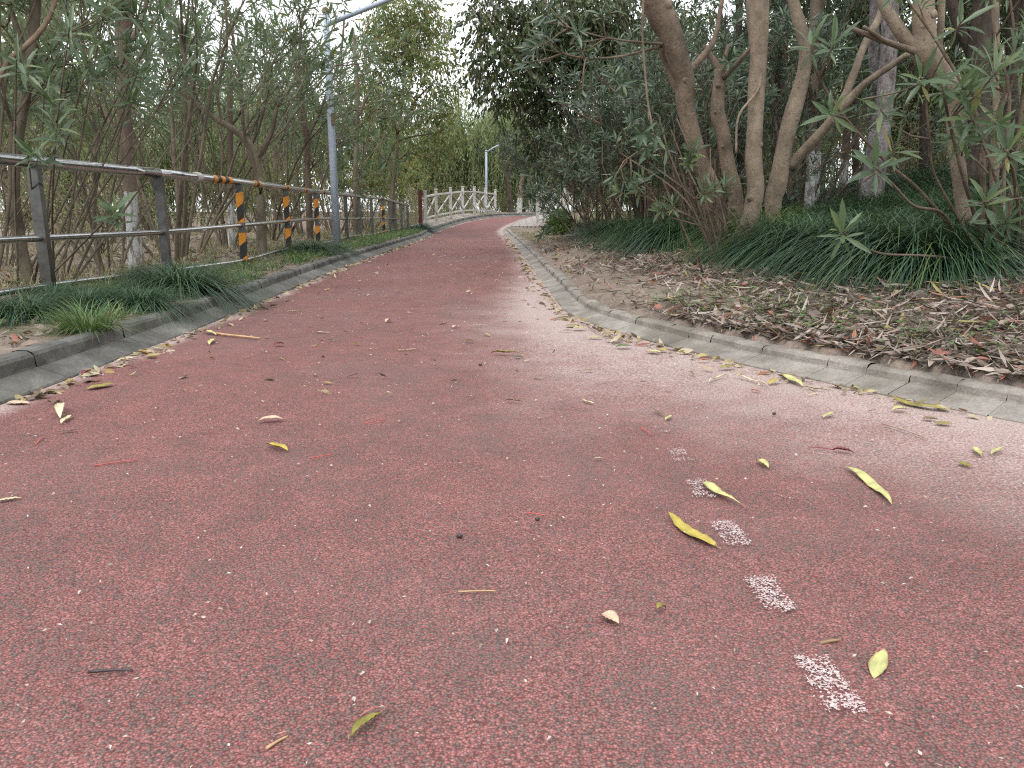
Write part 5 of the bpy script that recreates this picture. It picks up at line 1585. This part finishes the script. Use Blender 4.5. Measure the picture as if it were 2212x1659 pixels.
gp = lambda px, py: on_ground(px, py, .006)
FL = [  # tail px, tip px, width m, hue, cup, fold, shape, stalk m, label
    ((1550, 1185), (1443, 1110), .040, 'yellow', .0, .12, 'long', .012, "long yellow leaf whose stalk end touches a worn white dash"),
    ((1603, 1094), (1517, 1045), .036, 'lime', .03, .35, 'paddle', .01, "yellow-green paddle-shaped leaf just right of a worn white dash"),
    ((1825, 1010), (1926, 1095), .038, 'lime', .02, -.1, 'long', .008, "longest pale lime leaf lying on the dusty right part of the path"),
    ((1887, 1470), (1912, 1409), .030, 'lime', .02, .2, 'oval', 0, "pale lime oval leaf right of the two nearest white dashes"),
    ((1300, 1330), (1337, 1352), .048, 'pink', .12, .25, 'oval', 0, "crumpled pinkish tan leaf near the bottom, left of the white dashes"),
    ((1419, 1322), (1438, 1320), .018, 'olive', .25, .5, 'oval', 0, "tiny curled greenish leaf up right of the crumpled pinkish leaf"),
    ((760, 1599), (825, 1552), .019, 'olive', .05, .6, 'long', .006, "rolled olive brown leaf at the bottom edge of the path"),
    ((612, 908), (557, 913), .034, 'pink', .22, -.3, 'oval', .02, "pinkish tan hooded leaf with a stalk on the left half of the path"),
    ((622, 976), (576, 962), .03, 'yellow', .04, .6, 'oval', .0, "folded golden yellow leaf just below the pinkish hooded leaf"),
    ((188, 842), (250, 832), .055, 'olive', .1, -.15, 'oval', .02, "broad olive yellow leaf near the left kerb"),
    ((130, 905), (137, 880), .036, 'cream', .14, .3, 'oval', 0, "cream leaf standing half upright below the broad olive leaf"),
    ((132, 917), (158, 900), .022, 'cream', .05, .3, 'oval', 0, "small cream oval leaf beside the half upright one"),
    ((125, 935), (177, 930), .014, 'greybrown', .03, .3, 'long', 0, "thin grey brown leaf below the two cream leaves"),
    ((-10, 1090), (48, 1080), .02, 'cream', .06, .4, 'long', 0, "cream sliver of leaf at the left edge"),
    ((591, 749), (614, 746), .04, 'red', .2, .4, 'oval', 0, "dark red folded leaf up the left half of the path"),
    ((855, 760), (905, 756), .014, 'cream', .02, .4, 'long', 0, "narrow cream leaf in the middle of the path"),
    ((1130, 766), (1060, 764), .034, 'olive', .06, .6, 'paddle', .03, "olive leaf curled over its long stalk in the middle of the path"),
    ((1110, 773), (1128, 771), .026, 'green', .02, .2, 'oval', 0, "small fresh green leaf right of the curled olive leaf"),
    ((1090, 867), (1130, 871), .014, 'brown', .06, .6, 'long', 0, "shrivelled brown leaf in the middle of the path"),
    ((1283, 874), (1255, 864), .014, 'cream', .02, .4, 'long', 0, "curved cream leaf right of the shrivelled brown leaf"),
    ((1438, 902), (1412, 885), .013, 'brown', .02, .5, 'long', 0, "narrow two-toned brown leaf by the faint upper white dashes"),
    ((1437, 909), (1453, 901), .018, 'lime', .06, .4, 'oval', 0, "small pale lime leaf beside the narrow brown one"),
    ((1283, 993), (1303, 992), .01, 'cream', .02, .4, 'long', 0, "tiny cream sliver left of the faint white dashes"),
    ((1634, 997), (1660, 1014), .028, 'lime', .08, .4, 'oval', 0, "spotted yellow leaf with an upturned edge, right of the middle dashes"),
    ((1265, 802), (1278, 801), .022, 'olive', .06, .2, 'oval', .05, "small olive leaf on a dark twig near the dusty patch"),
    ((2040, 887), (1920, 862), .05, 'olive', .02, -.2, 'long', .01, "biggest long olive leaf lying against the right kerb"),
    ((1928, 888), (1960, 887), .04, 'lime', .1, .4, 'oval', 0, "yellow cupped leaf just below the biggest olive leaf"),
    ((1993, 907), (2025, 908), .03, 'brown', .06, .3, 'oval', 0, "brownish leaf touching a yellow one below the right kerb"),
    ((2020, 915), (2056, 917), .036, 'olive', .06, -.1, 'oval', 0, "dull yellow oval leaf touching the brownish one below the right kerb"),
    ((2101, 968), (2120, 989), .022, 'lime', .03, .2, 'oval', 0, "small lime leaf alone near the right edge of the path"),
    ((2140, 984), (2167, 971), .018, 'lime', .05, .4, 'oval', 0, "narrow pale leaf right of the small lone lime leaf"),
    ((2070, 1000), (2099, 1011), .026, 'olive', .02, .1, 'oval', 0, "flat dull green leaf left of a dark red crumb near the right edge"),
    ((1796, 975), (1844, 981), .024, 'red', .1, .6, 'long', .07, "crumpled dark red leaf on a long thin stalk"),
    ((1778, 904), (1803, 894), .02, 'lime', .05, .3, 'oval', 0, "small pale leaf alone on the dusty patch"),
    ((1688, 813), (1734, 837), .05, 'lime', .08, -.2, 'oval', .02, "broad pale lime leaf at the foot of the right kerb"),
    ((1662, 832), (1686, 825), .036, 'yellow', .14, .2, 'oval', 0, "cupped yellow leaf left of the broad pale lime one"),
    ((1727, 838), (1790, 846), .014, 'olive', .02, .4, 'long', .03, "narrow olive leaf pointing away from the broad pale lime one"),
    ((1580, 812), (1660, 836), .016, 'cream', .02, .3, 'long', 0, "long thin cream leaf lying below the right kerb"),
    ((1530, 828), (1572, 812), .014, 'cream', .03, .4, 'long', 0, "thin cream leaf left of the long thin one below the right kerb"),
    ((1508, 782), (1537, 779), .024, 'salmon', .08, .4, 'long', 0, "salmon red leaf at the foot of the right kerb"),
    ((1556, 798), (1588, 795), .034, 'olive', .16, -.2, 'oval', 0, "fat rolled olive leaf leaning on the right kerb"),
    ((1622, 845), (1641, 848), .02, 'salmon', .1, .4, 'oval', 0, "small red scrap of leaf on the dusty patch"),
    ((1397, 760), (1428, 763), .05, 'lime', .14, -.2, 'oval', 0, "dull lime cupped leaf at the bend of the right kerb"),
    ((1420, 757), (1440, 760), .05, 'yellow', .2, -.1, 'oval', 0, "golden leaf behind the dull lime cupped one at the bend"),
    ((1330, 751), (1366, 750), .05, 'green', .1, .1, 'oval', 0, "dark green leaf with a bitten edge near the right kerb"),
    ((1269, 730), (1303, 730), .04, 'lime', .1, -.1, 'oval', 0, "pale lime leaf on top of the heap at the bend of the right kerb"),
    ((1305, 736), (1349, 738), .05, 'brown', .12, .2, 'oval', 0, "brown leaf on the heap at the bend of the right kerb"),
    ((1330, 734), (1348, 733), .05, 'yellow', .2, .1, 'oval', 0, "golden leaf on the heap at the bend of the right kerb"),
    ((1222, 706), (1250, 704), .06, 'olive', .1, -.1, 'oval', 0, "olive leaf in the upper heap at the right kerb"),
    ((1236, 712), (1268, 712), .06, 'lime', .12, .1, 'oval', 0, "lime leaf in the upper heap at the right kerb"),
    ((262, 770), (322, 760), .045, 'yellow', .05, .2, 'long', .02, "long curled yellow leaf against the left kerb"),
    ((250, 783), (300, 775), .03, 'cream', .04, .4, 'long', 0, "cream leaf beside the long curled yellow one at the left kerb"),
    ((15, 872), (64, 874), .045, 'pink', .1, -.2, 'oval', 0, "pinkish tan leaf lying near the left kerb at the left edge"),
    ((176, 812), (206, 800), .03, 'red', .1, .2, 'oval', 0, "deep red leaf against the left kerb"),
    ((440, 718), (468, 726), .036, 'lime', .06, .3, 'oval', 0, "lime leaf beside the brown stick near the left kerb"),
    ((452, 746), (464, 735), .034, 'lime', .06, .3, 'oval', 0, "lime leaf below the brown stick near the left kerb"),
    ((618, 676), (645, 675), .03, 'cream', .06, .4, 'long', 0, "cream leaf up the left half of the path"),
    ((680, 720), (712, 721), .022, 'cream', .03, .4, 'long', .02, "cream boat-shaped leaf left of the middle of the path"),
    ((1016, 706), (1054, 705), .018, 'cream', .04, .4, 'long', 0, "slim cream leaf right of the middle of the path"),
    ((978, 708), (988, 706), .03, 'cream', .1, .3, 'oval', 0, "small cream leaf left of the slim one in mid path"),
    ((833, 697), (843, 693), .03, 'pink', .16, .3, 'oval', 0, "small pinkish leaf far up the middle of the path"),
    ((1000, 558), (1023, 557), .05, 'cream', .05, .3, 'long', 0, "white looking leaf furthest up the path"),
    ((1830, 597), (1888, 592), .055, 'yellow', .06, -.15, 'long', .02, "big yellow leaf on the litter below the dark grass"),
]
for a, b_, w, h, cu, fo, sh, stk, lab in FL:
    p0, p1 = gp(*a), gp(*b_)
    ln = np.linalg.norm(p1 - p0)
    w = min(w, ln * .75)
    mb, st = leaf_mb(p0, p1, w, cu, fo, sh, stk)
    mid = (p0 + p1) / 2
    o = solo("fallen_leaf", mb, HU[h], mid, lab, "leaf", "fallen leaves lying on the path", True)
    if hasattr(mb, 'across'): o.data.attributes.new('across', 'FLOAT', 'POINT').data.foreach_set('value', mb.across.astype(np.float32))
    if st.n:
        me = st.mesh("stalk", HU['brown' if h != 'red' else 'red']); me.transform(Matrix.Translation(-Vector([float(c) for c in mid]))); link("stalk", me, o)
ST = [((202, 1008), (298, 996), .0022, 'needle', "longest thin red stalk on the left of the path"), ((75, 963), (98, 945), .002, 'needle', "short red stalk near the left kerb, below the grey brown leaf"), ((785, 917), (831, 908), .002, 'needle', "red stalk pointing at a small cream scrap, left of mid path"),
      ((670, 992), (719, 984), .0022, 'needle', "dark red stalk right of the folded golden leaf"), ((990, 1281), (1072, 1281), .002, 'tan', "pale straight straw in the middle of the path near the bottom"), ((192, 1456), (288, 1453), .0028, 'dark', "straight blackish twig at the lower left"),
      ((470, 723), (558, 735), .008, 'tan', "thick brown stick lying near the left kerb"), ((1908, 918), (2005, 950), .003, 'greybrown', "long straight grey twig on the dusty patch"), ((1770, 1396), (1813, 1387), .0035, 'brown', "short knobbly twig right of the white dashes"),
      ((1384, 925), (1406, 941), .0022, 'needle', "red stalk across a faint upper white dash"), ((1140, 1110), (1178, 1116), .0018, 'needle', "thin red stalk above the black berry right of mid path"), ((1267, 708), (1311, 727), .005, 'greybrown', "bent grey twig beside the heap at the right kerb"), ((1878, 889), (1891, 887), .003, 'greybrown', "tiny grey twig near the cupped yellow leaf"),
      ((575, 1622), (622, 1596), .0025, 'tan', "short pale straw left of the rolled olive leaf")]
for a, b_, r, h, lab in ST:
    p0, p1 = gp(*a), gp(*b_)
    mb = MB(); n_ = 7
    P = np.array([p0 + (p1 - p0) * t + np.array([0, 0, r + .002]) + np.cross((p1 - p0), [0, 0, 1]) * .03 * math.sin(t * 4.2 + r * 900) for t in np.linspace(0, 1, n_)])
    mb.tube(P, r * np.linspace(1, .7, n_), 6, True)
    solo("twig", mb, HU[h], (p0 + p1) / 2, lab, "twig", "twigs and stalks lying on the path", True)
for px, py, r, lab in ((993, 1161, .006, "black berry in the middle of the path"), (1161, 1124, .005, "black berry right of the other one, below a thin red stalk"), (1672, 896, .006, "black berry on the dusty patch")):
    p = gp(px, py)
    mb = MB(); k = 8
    th = np.linspace(0, np.pi, 7)
    mb.tube([(p[0] + r * 1.25 * math.cos(t), p[1], p[2] + r * .8) for t in th], [max(.0004, r * math.sin(t)) for t in th], k)
    o = solo("berry", mb, HU['dark'], p, lab, "berry", "black berries on the path", True)
